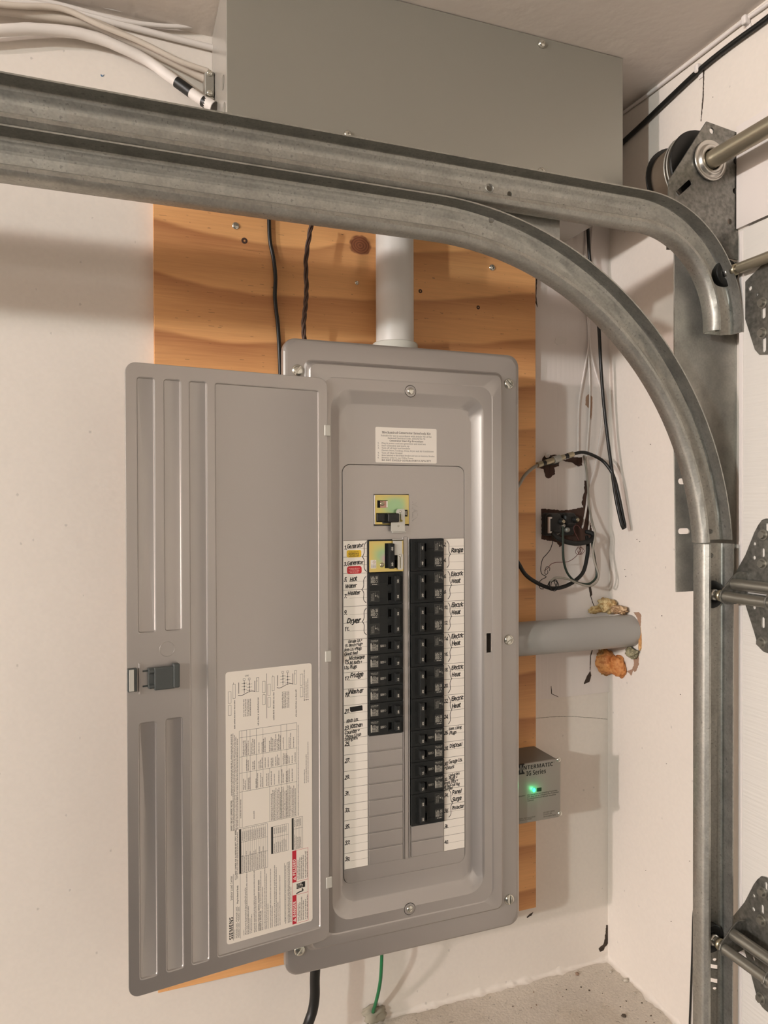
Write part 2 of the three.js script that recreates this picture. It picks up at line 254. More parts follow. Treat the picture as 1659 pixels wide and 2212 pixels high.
// a dark car parked beside the photographer: what the panel and the tracks mirror, and what shades the foot of the garage door
{
  const t = thing('parked_car', 'dark grey car parked in the middle of the garage', 'car', [0.55, FLOOR, 1.62]), W = 1.74;
  const paint = new THREE.MeshPhysicalMaterial({ color: lin(0.018, 0.019, 0.022), roughness: 0.5, clearcoat: 0.3, clearcoatRoughness: 0.2 }), glass = std({ color: lin(0.01, 0.012, 0.012), roughness: 0.1 }), tyre = std({ color: lin(0.012, 0.012, 0.012), roughness: 0.9 }), rim = std({ color: lin(0.35, 0.35, 0.35), roughness: 0.35, metalness: 0.8 });
  const ext = (pts, w, b, z) => new THREE.ExtrudeGeometry(shapeOf(pts), { depth: w - 2 * b, bevelEnabled: true, bevelThickness: b, bevelSize: b, bevelOffset: -b, bevelSegments: 4 }).translate(0, 0, z + b);
  const arch = (cx) => Array.from({ length: 9 }, (_, i) => { const a = Math.PI * (1 - i / 8); return [cx - 0.38 * Math.cos(Math.PI - a), 0.26 + 0.38 * Math.sin(a)]; });
  part('body', ext([[-0.02, 0.32], [-0.02, 0.62], [-0.06, 0.86], [-0.30, 0.99], [-1.15, 1.08], [-4.30, 1.10], [-4.42, 0.95], [-4.44, 0.45], [-4.30, 0.26], ...arch(-3.55).map(([x, y]) => [x, y]), ...arch(-0.85), [-0.30, 0.26]].reverse(), W, 0.07, 0), paint, t, 'dark grey painted body');
  part('cabin', ext([[-1.02, 1.06], [-1.70, 1.54], [-2.0, 1.60], [-3.7, 1.60], [-4.0, 1.52], [-4.32, 1.06]], W - 0.24, 0.06, 0.12), paint, t);
  for (const z of [0.115, W - 0.125]) { part('side_window', plate([[-1.22, 1.10], [-1.78, 1.50], [-2.55, 1.53], [-2.55, 1.10]], 0.01).translate(0, 0, z), glass, t); part('side_window', plate([[-2.66, 1.10], [-2.66, 1.53], [-3.62, 1.53], [-3.98, 1.10]], 0.01).translate(0, 0, z), glass, t); }
  { const g = box(-0.41, 0.41, -0.005, 0.005, -(W - 0.42) / 2, (W - 0.42) / 2); g.rotateZ(Math.atan2(0.48, -0.68)); part('windscreen', g.translate(-1.375, 1.312, W / 2), glass, t); }
  for (const x of [-0.85, -3.55]) for (const z of [0.14, W - 0.14]) { const w = part('wheel', alongZ(new THREE.CylinderGeometry(0.325, 0.325, 0.21, 32)), tyre, t); w.position.set(x, 0.325, z); const r = part('wheel_rim', alongZ(new THREE.CylinderGeometry(0.21, 0.21, 0.216, 24)), rim, t); r.position.copy(w.position); }
  for (const z of [0.28, W - 0.28]) { part('headlight', rbox(-0.10, 0.0, 0.70, 0.82, z - 0.15, z + 0.15, 0.03), rim, t); part('door_mirror', rbox(-1.42, -1.30, 1.06, 1.18, z < 1 ? -0.09 : W - 0.03, z < 1 ? 0.03 : W + 0.09, 0.03), paint, t); }
}
// ---------------------------------------------------------------- plywood backboard
const PX0 = 0.0560, PX1 = 0.7285, PY0 = 0.1455, PY1 = 1.384, PZ = 0.018;
{
  const kn = [onZ(778, 530, PZ), onZ(1072, 700, PZ)].map((p) => [(p.x - PX0), (p.y - PY0)]);
  const W = PX1 - PX0, H = PY1 - PY0;
  const tex = dataTex(1024, 1880, (u, v) => {
    const x = u * W, y = v * H;
    let w = y + 0.040 * (fbm(x * 2.1 + 1.3, y * 2.2, 2, 501) - 0.5) * 2 + 0.012 * (fbm(x * 9, y * 16, 3, 505) - 0.5), knot = 0, rad = 0;
    { const dx = x - kn[0][0], dy = (y - kn[0][1]) * 1.15, d = Math.hypot(dx, dy); w += Math.sign(dy) * 0.03 * Math.exp(-d * d / 0.0030); knot = 1 - smooth(0.016, 0.021, d + 0.004 * (vn(x * 200, y * 200, 3) - 0.5)); rad = d; }
    const band = (w * 13 + 0.7 * fbm(x * 1.2, y * 3, 2, 511)) % 1, saw = Math.pow(band, 1.6) * (1 - smooth(0.90, 1.0, band));
    const streak = fbm(x * 7, y * 420, 3, 515), fine = fbm(x * 30, y * 900, 2, 519);
    let t = clamp(0.14 + 0.62 * saw + 0.6 * (fbm(x * 2.2, y * 7, 3, 523) - 0.45) + 0.16 * (streak - 0.5) + 0.14 * (fine - 0.5));
    let c = [mix(0.90, 0.36, t), mix(0.485, 0.130, t), mix(0.195, 0.044, t)];
    if (vn(x * 60, y * 750, 531) > 0.965) c = c.map((q) => q * 0.55);
    if (vn(x * 130, y * 420, 537) > 0.99) c = c.map((q) => q * 0.35);
    if (knot > 0) { const ring = 0.5 + 0.5 * Math.sin(rad * 1500 + 3 * vn(x * 90, y * 90, 541)); const kc = [mix(0.17, 0.30, ring), mix(0.055, 0.105, ring), mix(0.022, 0.042, ring)]; c = c.map((q, i) => mix(q, kc[i], knot)); }
    return c;
  });
  const wood = std({ map: tex, roughness: 0.55 });
  const t = thing('plywood_backboard', 'orange pine plywood board fixed to the wall behind the panel', 'board', [0, 0, 0]);
  part('sheet', rbox(PX0, PX1, PY0, PY1, 0.0002, PZ, 0.0006, 1), wood, t);
  { const p = t.children[0].geometry, a = p.attributes.position, uv = p.attributes.uv; for (let i = 0; i < a.count; i++) uv.setXY(i, (a.getX(i) - PX0) / W, (a.getY(i) - PY0) / H); }
  const sg = screwHead(0.0058, 0.0026, 0.4);
  for (const [u, v, a] of [[509, 488, 0.3], [1063, 578, 1.9], [771, 611, 0.8]]) { const p = onZ(u, v, PZ), s = part('screw', sg, M.zincScrew, t); s.position.copy(p); s.rotation.z = a; if (u === 771) s.scale.setScalar(0.6); }
  const hg = alongZ(lathe([[0, -0.0004], [0.0016, -0.0002], [0.0018, 0.0004], [0.0042, 0.0006], [0.005, 0.0001], [0.005, -0.001], [0, -0.001]].reverse(), 14));
  for (const [u, v] of [[528, 520], [908, 629], [1033, 664]]) { const p = onZ(u, v, PZ), s = part('screw_hole', hg, M.bareWood, t); s.position.copy(p); if (u !== 528) s.scale.setScalar(0.7); }
}

// ---------------------------------------------------------------- grey pull box under the ceiling
{
  const X0 = 0.1437, X1 = 0.795, Y0 = 1.386, Y1 = CEIL - 0.001, Z1 = 0.18, t = thing('pull_box', 'large flat grey steel pull box mounted under the ceiling', 'junction box', [0, 0, 0]);
  part('body', rbox(X0 + 0.003, X1 - 0.003, Y0, Y1, 0.0005, Z1 - 0.003, 0.002), std({ color: lin(0.40, 0.375, 0.33), roughness: 0.25, metalness: 0.25 }), t, 'semi-gloss grey box sides');
  part('cover', rbox(X0, X1, Y0 - 0.004, Y1, Z1 - 0.003, Z1, 0.001), M.boxGray, t, 'flat grey cover plate');
  const sg = screwHead(0.0062, 0.006, 0.2);
  for (const [u, v, a] of [[1169, 96, 0.5], [750, 292, 1.2], [1168, 371, 2.2]]) { const s = part('cover_screw', sg, M.zincScrew, t); s.position.copy(onZ(u, v, Z1)); s.rotation.z = a; }
  // knockouts and clamp on the left side
  for (const [y, z, r] of [[1.497, 0.126, 0.009], [1.452, 0.132, 0.012], [1.42, 0.10, 0.012]]) { const k = part('knockout', lathe([[0, 0.0008], [r, 0.0008], [r + 0.0008, 0], [0, 0]].reverse(), 20), M.galv, t); k.rotation.z = Math.PI / 2; k.position.set(X0 + 0.003, y, z); }
  const c = thing('cable_clamp', 'ribbed steel two-screw cable clamp on the side of the pull box', 'cable clamp', [X0 + 0.003, 1.5445, 0.022]);
  const cb = part('clamp_body', rbox(-0.016, 0, -0.022, 0.022, -0.009, 0.009, 0.003), M.steel, c);
  part('clamp_strap', rbox(-0.015, -0.001, -0.018, 0.018, 0.0085, 0.0125, 0.0015), M.galv, c);
  for (const dy of [-0.015, 0.015]) { const s = part('clamp_screw', screwHead(0.0048, 0.004, 0.7), M.zincScrew, c); s.position.set(-0.008, dy, 0.0125); }
  const bu = solo('rubber_bushing', lathe([[0.007, -0.004], [0.019, -0.004], [0.020, 0], [0.019, 0.005], [0.007, 0.005], [0.007, -0.004]], 24), M.black, 'black rubber bushing in the lower side of the pull box', 'bushing');
  bu.rotation.z = Math.PI / 2; bu.position.set(X0 - 0.002, 1.4665, 0.058);
}

// ---------------------------------------------------------------- the load centre: box, stamped cover, dead front
const panel = thing('electrical_panel', 'tall grey electrical panel with its door swung open on plywood', 'electrical panel', [0, 0, 0]);
part('box', rbox(0.252, 0.617, 0.222, 1.128, PZ + 0.0005, 0.1045, 0.002), std({ color: lin(0.38, 0.355, 0.32), roughness: 0.3, metalness: 0.2 }), panel);
const RIM = 0.117, PLAT = 0.1265, SEAT = 0.1256, DEAD = 0.113;
part('cover', merged([loft([
  [rrect(0.2330, 0.6345, 0.1880, 1.1450, 0.020), 0.1045], [rrect(0.2330, 0.6345, 0.1880, 1.1450, 0.020), 0.1125], [rrect(0.2338, 0.6337, 0.1888, 1.1442, 0.0195), 0.1152],
  [rrect(0.2365, 0.6310, 0.1912, 1.1418, 0.018), RIM - 0.0003], [rrect(0.2400, 0.6275, 0.1945, 1.1385, 0.016), RIM], [rrect(0.2650, 0.6020, 0.2215, 1.1140, 0.012), RIM],
  [rrect(0.2672, 0.5998, 0.2237, 1.1118, 0.0115), RIM + 0.0015], [rrect(0.2705, 0.5965, 0.2270, 1.1085, 0.011), PLAT - 0.0015], [rrect(0.2725, 0.5945, 0.2290, 1.1065, 0.010), PLAT],
  [rrect(0.2880, 0.5790, 0.2435, 1.0885, 0.020), PLAT], [rrect(0.2897, 0.5773, 0.2452, 1.0868, 0.020), SEAT],
], false, 0.42), triUV(new THREE.ShapeGeometry(shapeOf(rrect(0.2897, 0.5773, 0.2452, 1.0868, 0.020), [rrect(0.3040, 0.5630, 0.2620, 1.0710, 0.030), [[0.5672, 0.6530], [0.5752, 0.6530], [0.5752, 0.6846], [0.5672, 0.6846]]])).translate(0, 0, SEAT)), loft([
  [rrect(0.3040, 0.5630, 0.2620, 1.0710, 0.030), SEAT],
  [rrect(0.3063, 0.5607, 0.2645, 1.0685, 0.029), SEAT - 0.0008], [rrect(0.3085, 0.5585, 0.2668, 1.0662, 0.028), SEAT - 0.0025], [rrect(0.3180, 0.5490, 0.2770, 1.0560, 0.024), DEAD + 0.0025], [rrect(0.3205, 0.5465, 0.2795, 1.0535, 0.023), DEAD + 0.0007], [rrect(0.3228, 0.5442, 0.2818, 1.0512, 0.022), DEAD],
  [rrect(0.3246, 0.5340, 0.3090, 0.9585, 0.013), DEAD], [rrect(0.3251, 0.5335, 0.3095, 0.9580, 0.0128), DEAD - 0.0004], [rrect(0.3253, 0.5333, 0.3097, 0.9578, 0.0127), DEAD - 0.004],
], false, 0.42)]), M.gray, panel, 'stamped grey steel cover with a latch slot');
const COLL = [0.3660, 0.4237], COLR = [0.4367, 0.4948], TOPY = 0.8410, P1 = 0.0254;
const rowY = (k) => TOPY - k * P1;
const mainHole = [0.3762, 0.4355, 0.8627, 0.9122];
const rectPts = (x0, x1, y0, y1) => [[x0, y0], [x1, y0], [x1, y1], [x0, y1]];
const dead = part('dead_front', plate(rrect(0.3257, 0.5329, 0.3101, 0.9574, 0.0123), 0.003, [rectPts(...mainHole), rectPts(COLL[0], COLL[1], rowY(12), TOPY), rectPts(COLR[0], COLR[1], rowY(18), TOPY)], 0.0004).translate(0, 0, DEAD - 0.0024), M.gray, panel, 'flat grey inner plate with breaker openings');
part('backing', box(0.33, 0.53, 0.315, 0.955, DEAD - 0.0085, DEAD - 0.0075), M.gray, panel);
const DF = DEAD + 0.0006;
for (const x of [0.4247, 0.4345]) part('divider_rib', rbox(x - 0.0008, x + 0.0008, rowY(20), TOPY + 0.003, DF - 0.0005, DF + 0.0022, 0.0007), M.gray, panel);
part('divider', rbox(0.4262, 0.4330, rowY(20) - 0.001, TOPY + 0.004, DF - 0.0005, DF + 0.0012, 0.0006), M.gray, panel);
const filler = rbox(-0.0286, 0.0286, -0.0119, 0.0119, 0, 0.0021, 0.0014);
for (let k = 12; k < 20; k++) part('filler_plate', filler, M.gray, panel).position.set((COLL[0] + COLL[1]) / 2, rowY(k + 0.5), DF - 0.0004);
for (let k = 18; k < 20; k++) part('filler_plate', filler, M.gray, panel).position.set((COLR[0] + COLR[1]) / 2, rowY(k + 0.5), DF - 0.0004);
{ const sg = screwHead(0.0088, 0.0042, 0); let k = 0;
  for (const [u, v] of [[643, 800], [1099, 829], [1099, 1382], [1100, 1943], [647, 2052]]) { const s = part('cover_screw', sg, M.zincScrew, panel); s.position.copy(onZ(u, v, RIM)); s.rotation.z = [0.95, 2.4, 0.5, 1.55, 0.8][k++]; }
  const l = part('cover_screw', sg, M.zincScrew, panel); l.position.set(0.2545, 0.667, RIM);
  const dg = screwHead(0.0056, 0.003, 0.3);
  for (const [x, y] of [[0.4337, 1.0735], [0.4300, 0.2585]]) { part('screw_dimple', alongZ(lathe([[0, 0.0006], [0.008, 0.0006], [0.0095, 0], [0, 0]].reverse(), 24)), M.gray, panel).position.set(x, y, SEAT); const s = part('dead_front_screw', dg, M.zincScrew, panel); s.position.set(x, y, SEAT + 0.0006); }
}
// ---- printing
const INK = '#15130f';
const fakeLine = (g, x, y, len, h, seed, weight = 0.75) => { let p = 0, i = 0; while (p < len) { const w = h * (1.1 + 3.2 * hash(i, seed, 3)); const e = Math.min(w, len - p); let q = 0; while (q < e) { const cw = h * (0.38 + 0.3 * hash(i, seed, 7 + Math.round(q))); const hh = h * (hash(i, Math.round(q * 7), seed) > 0.25 ? 0.72 : 1); g.fillRect(x + p + q, y - hh, Math.min(cw * weight, e - q), hh); q += cw * 1.18; } p += w + h * 0.5; i++; } };
const vfake = (g, x, y, len, h, seed, weight) => { g.save(); g.translate(x, y); g.rotate(-Math.PI / 2); fakeLine(g, 0, 0, len, h, seed, weight); g.restore(); };
const vtext = (g, s, x, y, font, color = INK, maxW) => { g.save(); g.translate(x, y); g.rotate(-Math.PI / 2); g.font = font; g.fillStyle = color; maxW ? g.fillText(s, 0, 0, maxW) : g.fillText(s, 0, 0); g.restore(); };
const PAPER = '#d9d0c3';
function sticker(name, x0, x1, y0, y1, z, tex, parent, label, r = 0.003) {
  const g = plate(rrect(x0, x1, y0, y1, r, 5), 0.0004), a = g.attributes.position, uv = g.attributes.uv; for (let i = 0; i < a.count; i++) uv.setXY(i, (a.getX(i) - x0) / (x1 - x0), (a.getY(i) - y0) / (y1 - y0));
  g.translate(0, 0, z); return part(name, g, std({ map: tex, roughness: 0.55 }), parent, label);
}
// interlock instruction sticker
sticker('instruction_sticker', 0.3796, 0.4840, 0.9617, 1.0170, DEAD + 0.0001, canvasTex(880, 466, (g, w, h) => {
  g.fillStyle = '#ebe3d7'; g.fillRect(0, 0, w, h); g.fillStyle = '#3c352d'; g.textAlign = 'center';
  g.font = 'bold 39px serif'; g.fillText('Mechanical Generator Interlock Kit', w / 2, 82); g.font = '29px serif'; g.fillText('Suitable for use in accordance with Article 702 of the', w / 2, 120); g.fillText('National Electrical Code, ANSI/NFPA 70', w / 2, 152);
  g.font = 'bold 32px serif'; g.fillText('Generator Start-Up Procedure', w / 2, 187); g.textAlign = 'left'; g.font = '28px serif';
  [['1.', 'Plug in power cord into generator and inlet box'], ['2.', 'Start Generator and warm up'], ['3.', 'Turn off all high load breakers'], ['', 'Electric Stove, Cooktop, Oven, Dryer and Air Conditioner'], ['4.', 'Turn off Main Breaker'], ['5.', 'Move Interlock to block Main Breaker and turn on Generator Breaker'], ['6.', 'Reverse order to use Utility Power']].forEach(([a, b], i) => { g.fillText(a, 30, 220 + i * 32); g.fillText(b, 84, 220 + i * 32, 765); });
  g.textAlign = 'center'; g.font = 'bold 33px serif'; g.fillText("DO NOT EXCEED GENERATOR'S CAPACITY", w / 2, 446, 730);
}), panel, 'white sticker with generator interlock instructions', 0.002);
// hand-written circuit lists
function hand(g, s, x, y, size, seed = 1, tilt = -0.04, squeeze = 0.92) {
  g.save(); g.translate(x, y); g.rotate(tilt); g.fillStyle = g.strokeStyle = '#14110e'; g.lineWidth = size * 0.085; g.lineJoin = 'round'; let p = 0, i = 0;
  for (const ch of s) { g.save(); const f = size * (0.92 + 0.2 * hash(i, seed, 71)); g.font = `${Math.round(f)}px sans-serif`; g.translate(p, size * 0.10 * (hash(i, seed, 72) - 0.5)); g.transform(squeeze, 0, -0.14 - 0.12 * hash(i, seed, 73), 1, 0, 0); g.rotate(0.16 * (hash(i, seed, 74) - 0.5)); g.fillText(ch, 0, 0); g.strokeText(ch, 0, 0); g.restore(); p += g.measureText ? (g.font = `${size}px sans-serif`, g.measureText(ch).width * squeeze * 0.92) : size * 0.5; i++; }
  g.restore();
}
const brace = (g, x, y0, y1, dir = 1, lw = 4) => { const m = (y0 + y1) / 2, q = 15 * dir; g.strokeStyle = '#14110e'; g.lineWidth = lw; g.lineCap = 'round'; g.beginPath(); g.moveTo(x - q, y0); g.bezierCurveTo(x + q * 1.3, y0 + (m - y0) * 0.35, x - q * 1.2, m - (m - y0) * 0.4, x + q * 0.9, m); g.bezierCurveTo(x - q * 1.4, m + (m - y0) * 0.35, x + q * 1.5, y1 - (m - y0) * 0.3, x - q, y1); g.stroke(); };
const SW = 160, SH = 2080, R = SH / 20;
const stripBase = (g) => { g.fillStyle = '#f0e8dc'; g.fillRect(0, 0, SW, SH); for (let k = 0; k <= 40; k++) { g.fillStyle = k % 2 ? 'rgba(120,108,94,.75)' : 'rgba(70,60,50,.85)'; g.fillRect(k % 2 ? 40 : 0, Math.min(SH - 2, k * R / 2), SW, k % 2 ? 1.4 : 2); } };
const LS = canvasTex(154, 2002, (g) => { g.scale(154 / SW, 2002 / SH);
  stripBase(g); for (let k = 0; k < 20; k++) { const s = (2 * k + 1) + '.'; if (![6].includes(k)) hand(g, s, 2, k * R + (k < 2 ? 56 : 50), 33, k, 0, 0.85); }
  hand(g, 'Generator', 24, 50, 33, 31, -0.05, 0.78); hand(g, 'Generator', 24, R + 52, 33, 32, -0.04, 0.78);
  hand(g, 'Hot', 40, 2 * R + 50, 36, 33); hand(g, 'Water', 10, 2 * R + 92, 34, 34); hand(g, 'Heater', 26, 3 * R + 34, 34, 35);
  hand(g, 'Dryer', 18, 5 * R + 2, 44, 36, 0.02); hand(g, 'Garage Lts.+', 28, 6 * R + 24, 24, 37, -0.06, 0.8); hand(g, '13. Bench Plug+', 4, 6 * R + 49, 24, 38, -0.05, 0.78); hand(g, 'Both Lts.+Plugs', 2, 6 * R + 76, 24, 39, -0.05, 0.78); hand(g, 'Guest Bed', 2, 6 * R + 102, 26, 40, -0.04, 0.82);
  hand(g, 'Microwave', 34, 7 * R + 28, 31, 41, -0.03, 0.76); hand(g, 'M. Bath +', 38, 7 * R + 56, 27, 42, -0.03, 0.8); hand(g, 'Lts, Plugs', 2, 7 * R + 84, 28, 43, -0.04, 0.8);
  hand(g, 'Fridge', 40, 8 * R + 36, 38, 44); hand(g, 'Washer', 28, 9 * R + 34, 36, 45);
  g.fillStyle = '#14110e'; g.save(); g.translate(40, 10 * R + 14); g.rotate(-0.05); g.fillRect(0, 0, 84, 26); g.fillRect(6, 4, 80, 28); g.restore();
  hand(g, 'Kitch Lts.', 14, 11 * R + 6, 27, 46, -0.05, 0.85); hand(g, 'Kitchen', 40, 11 * R + 44, 34, 47, -0.04, 0.82); hand(g, 'Counter +', 2, 11 * R + 78, 30, 48, -0.05, 0.85); hand(g, 'Phone S.Dish', 8, 11 * R + 104, 25, 49, -0.05, 0.8); hand(g, 'Dining Rm.', 2, 12 * R + 18, 25, 50, -0.04, 0.82);
  brace(g, 142, 12, 2 * R - 8, -1); brace(g, 138, 2 * R + 24, 4 * R - 18, -1); brace(g, 140, 4 * R + 18, 6 * R - 22, -1);
  g.fillStyle = '#e2b92c'; g.beginPath(); g.roundRect(22, 62, 100, 46, 12); g.fill(); g.fillStyle = '#3a2c08'; g.font = 'bold 15px sans-serif'; g.fillText('WARNING', 34, 91); fakeLine(g, 40, 76, 66, 5, 3); fakeLine(g, 36, 99, 72, 5, 4); fakeLine(g, 36, 105, 70, 4, 5);
  g.fillStyle = '#c0282c'; g.beginPath(); g.roundRect(24, R + 60, 100, 48, 14); g.fill(); g.fillStyle = '#f0d5cc'; for (let i = 0; i < 4; i++) fakeLine(g, 36 + (i % 2) * 8, R + 76 + i * 8, 74 - (i % 2) * 16, 5, 9 + i);
});
const RS = canvasTex(154, 2002, (g) => { g.scale(154 / SW, 2002 / SH);
  stripBase(g); for (let k = 0; k < 20; k++) if (![15].includes(k)) hand(g, (2 * k + 2) + '.', 2, k * R + (k < 12 ? 52 : 54), 31, 100 + k, 0, 0.82);
  hand(g, 'Range', 58, 94, 40, 131, -0.02, 0.9); brace(g, 42, 18, 2 * R - 14, 1);
  for (const [i, k] of [2, 4, 6, 8, 10].entries()) { hand(g, 'Electric', 58, k * R + 44, 37, 140 + i, -0.03, 0.85); hand(g, 'Heat', 60, k * R + 92, 38, 150 + i, -0.03, 0.92); brace(g, 50, k * R + 12, (k + 2) * R - 14, 1); }
  hand(g, 'Base. Living', 38, 12 * R + 30, 24, 161, -0.05, 0.85); hand(g, 'Plugs', 42, 12 * R + 58, 30, 162, -0.05, 0.85);
  hand(g, 'Disposal', 44, 13 * R + 44, 34, 163, -0.05, 0.82); hand(g, 'Garage Lts.', 36, 14 * R + 44, 30, 164, -0.06, 0.78); hand(g, '+Doors', 4, 14 * R + 80, 30, 165, -0.04, 0.82);
  hand(g, 'Living Rm', 36, 15 * R + 28, 25, 166, -0.05, 0.85); hand(g, '32. Plugs +', 2, 15 * R + 52, 28, 167, -0.05, 0.82); hand(g, 'Front Entry +', 2, 15 * R + 76, 25, 168, -0.06, 0.8); hand(g, 'M. Bed+ Hall Plug', 2, 15 * R + 97, 24, 169, -0.05, 0.68); hand(g, '2nd Bed', 2, 16 * R + 12, 24, 170, -0.04, 0.8);
  hand(g, 'Panel', 64, 16 * R + 46, 38, 171, -0.05, 0.82); hand(g, 'Surge', 62, 16 * R + 92, 36, 172, -0.04, 0.85); hand(g, 'Protector', 60, 17 * R + 44, 31, 173, -0.05, 0.78); brace(g, 54, 16 * R + 12, 18 * R - 16, 1);
});
sticker('circuit_list', 0.3265, 0.3645, rowY(20), TOPY, DF + 0.0001, LS, panel, 'white paper strip with handwritten odd circuits', 0.0004);
sticker('circuit_list', 0.4952, 0.5322, rowY(20), TOPY, DF + 0.0001, RS, panel, 'white paper strip with handwritten even circuits', 0.0004);

// ---------------------------------------------------------------- the open panel door
{
  const A = 7 * Math.PI / 180, HX = 0.2965, HZ = 0.1335, d = new THREE.Group(); d.name = 'panel_door'; d.userData.label = 'grey ribbed steel panel door swung open'; d.position.set(HX, 0, HZ); d.rotation.y = A; panel.add(d);
  const nrm = V(Math.sin(A), 0, Math.cos(A)), onD = (u, v, off = 0) => { const r = ray(u, v), P0 = V(HX, 0, HZ).addScaledVector(nrm, off), t = P0.clone().sub(EYE).dot(nrm) / r.dot(nrm), p = EYE.clone().addScaledVector(r, t).sub(V(HX, 0, HZ)); return [p.x * Math.cos(A) - p.z * Math.sin(A), p.y]; };
  const DX0 = -0.2868, DX1 = 0, DY0 = 0.2437, DY1 = 1.0843;
  const bx = (u) => onD(u, 1106)[0], by = (v, u) => onD(u, v)[1];
  const recs = [[296, 335, 1.0655, by(1367, 320)], [354, 392, 1.0655, by(1363, 375)], [296, 335, by(1560, 320), 0.2645], [354, 392, by(1551, 375), 0.2645], [409, 448, 1.0655, 0.2645], [465, 690, 1.0655, 0.2645]];
  const rects = recs.map(([u0, u1, ya, yb]) => [bx(u0), bx(u1), Math.min(ya, yb), Math.max(ya, yb)]);
  const hole = rects.map((r) => rrect(...r, 0.004, 4));
  const gs = [plate(rrect(DX0, DX1, DY0, DY1, 0.014), 0.0035, hole, 0.0006).translate(0, 0, -0.0035)];
  for (const [a, b, c, e] of rects) { const s = (q, z) => [rrect(a + q, b - q, c + q, e - q, Math.max(0.001, 0.004 - q), 4), z]; gs.push(loft([s(-0.0002, -0.0002), s(0.0006, -0.0006), s(0.0016, -0.0022), s(0.0026, -0.0026)], true, 0.5)); }
  gs.push(box(DX0 + 0.004, DX1 - 0.004, DY0 + 0.004, DY1 - 0.004, -0.0040, -0.0034));
  part('door_sheet', merged(gs), M.gray, d);
  // hinge clips
  for (const v of [930, 1418, 1907]) { const y = onD(706, v)[1]; part('hinge_clip', rbox(-0.0055, 0.0045, y - 0.0085, y + 0.0085, -0.001, 0.0022, 0.0018), M.clip, d, 'pale hinge clip'); }
  // coin-shaped knockout
  { const [x, y] = onD(361, 1402); part('lock_knockout', merged([alongZ(new THREE.TorusGeometry(0.0098, 0.00035, 6, 28)).rotateX(-Math.PI / 2).translate(x, y, 0.0001)]), M.gray, d); }
  // latch
  const q = (u, v) => onD(u, v, 0.004), L = d;
  { const [xa] = q(275, 1465), [xb] = q(296, 1465), y0 = onD(285, 1493)[1], y1 = onD(285, 1443)[1];
    part('latch_striker', rbox(xa, xb, y0, y1, -0.001, 0.006, 0.0012), M.latch, L); part('latch_striker_face', rbox(xa + 0.002, xb - 0.004, y0 + 0.001, y1 - 0.001, 0.0058, 0.0068, 0.0008), M.clip, L);
    const [xc] = q(302, 1465); part('latch_guide_rib', rbox(xc - 0.0012, xc + 0.0012, y0 - 0.005, y1 + 0.006, -0.0003, 0.003, 0.001), M.gray, L);
    const [xd] = q(320, 1465), [xe] = q(386, 1465), yb0 = onD(350, 1486)[1], yb1 = onD(350, 1436)[1];
    part('latch_slider_base', rbox(xd, xe, yb0 + 0.002, yb1 - 0.002, -0.0005, 0.006, 0.001), M.latch, L);
    part('latch_slider_body', rbox(xd + 0.007, xe - 0.006, yb0, yb1 - 0.001, 0.004, 0.0115, 0.0015), M.latch, L);
    part('latch_thumb_bar', rbox(xe - 0.0085, xe, yb0 + 0.001, yb1 + 0.002, 0.003, 0.0135, 0.002), M.latch, L);
    part('latch_window', box(xd + 0.0022, xd + 0.0068, yb0 + 0.009, yb1 - 0.011, 0.0055, 0.0063), M.latch, L);
    for (const yy of [yb1 - 0.006, yb0 + 0.005]) { part('latch_hinge_knuckle', cyl(V(xd + 0.001, yy, 0.0075), V(xd + 0.008, yy, 0.0075), 0.0028), M.latch, L); part('latch_slot', rbox(xd - 0.0065, xd + 0.0005, yy - 0.0012, yy + 0.0012, -0.0002, 0.0006, 0.0004), M.latch, L); }
  }
  // rating label
  const [sx0, sy1] = onD(487, 1445, -0.0025), [sx1] = onD(673, 1445, -0.0025), syb = onD(673, 1989, -0.0025)[1], syt = onD(673, 1432, -0.0025)[1];
  const LW = 560, LH = 1720;
  const tex = canvasTex(LW, LH, (g) => {
    g.fillStyle = '#ece3d6'; g.fillRect(0, 0, LW, LH); g.fillStyle = INK; g.strokeStyle = INK;
    const X = (u) => (u - 95) / (1285 - 95) * LW, Y = (f) => f * LH, B = Y(0.985);   // u across the label, f down its length; the text reads upwards
    vtext(g, 'SIEMENS', X(178), B, 'bold 34px sans-serif', INK, 158); vtext(g, 'Indoor Load Center', X(172), Y(0.84), '19px sans-serif', INK, 156); g.fillRect(X(183), Y(0.745), 1.4, Y(0.245));
    vtext(g, 'Catalog Number', X(206), B, '8px sans-serif'); vtext(g, 'PN4040B1200C, PN4040B1200C', X(238), B, '14px sans-serif', INK, 205); vtext(g, 'PN4040L1200C, PN4040L1200C', X(264), B, '14px sans-serif', INK, 205);
    vtext(g, 'Plug-On Neutral Ready', X(248), Y(0.858), 'bold 12px sans-serif', INK, 115); vtext(g, 'Type 1', X(238), Y(0.768), '17px sans-serif', INK, 40); vtext(g, 'Enclosure', X(212), Y(0.768), '8px sans-serif'); g.fillRect(X(275), Y(0.745), 1, Y(0.245));
    [[325, 60, 5], [347, 520, 6], [368, 690, 6], [388, 310, 6], [408, 170, 5], [430, 210, 5], [468, 690, 6], [490, 400, 6]].forEach(([u, l, h], i) => vfake(g, X(u), B - 6, l * 0.58, h, i + 1, 0.55));
    vtext(g, 'SUITABLE FOR USE AS SERVICE EQUIPMENT WHEN MAIN', X(534), B - 6, 'bold 13px sans-serif', INK, 330); vtext(g, 'BREAKER IS INSTALLED.', X(558), B - 6, 'bold 13px sans-serif', INK, 130); vfake(g, X(558), B - 150, 240, 6, 21, 0.55);
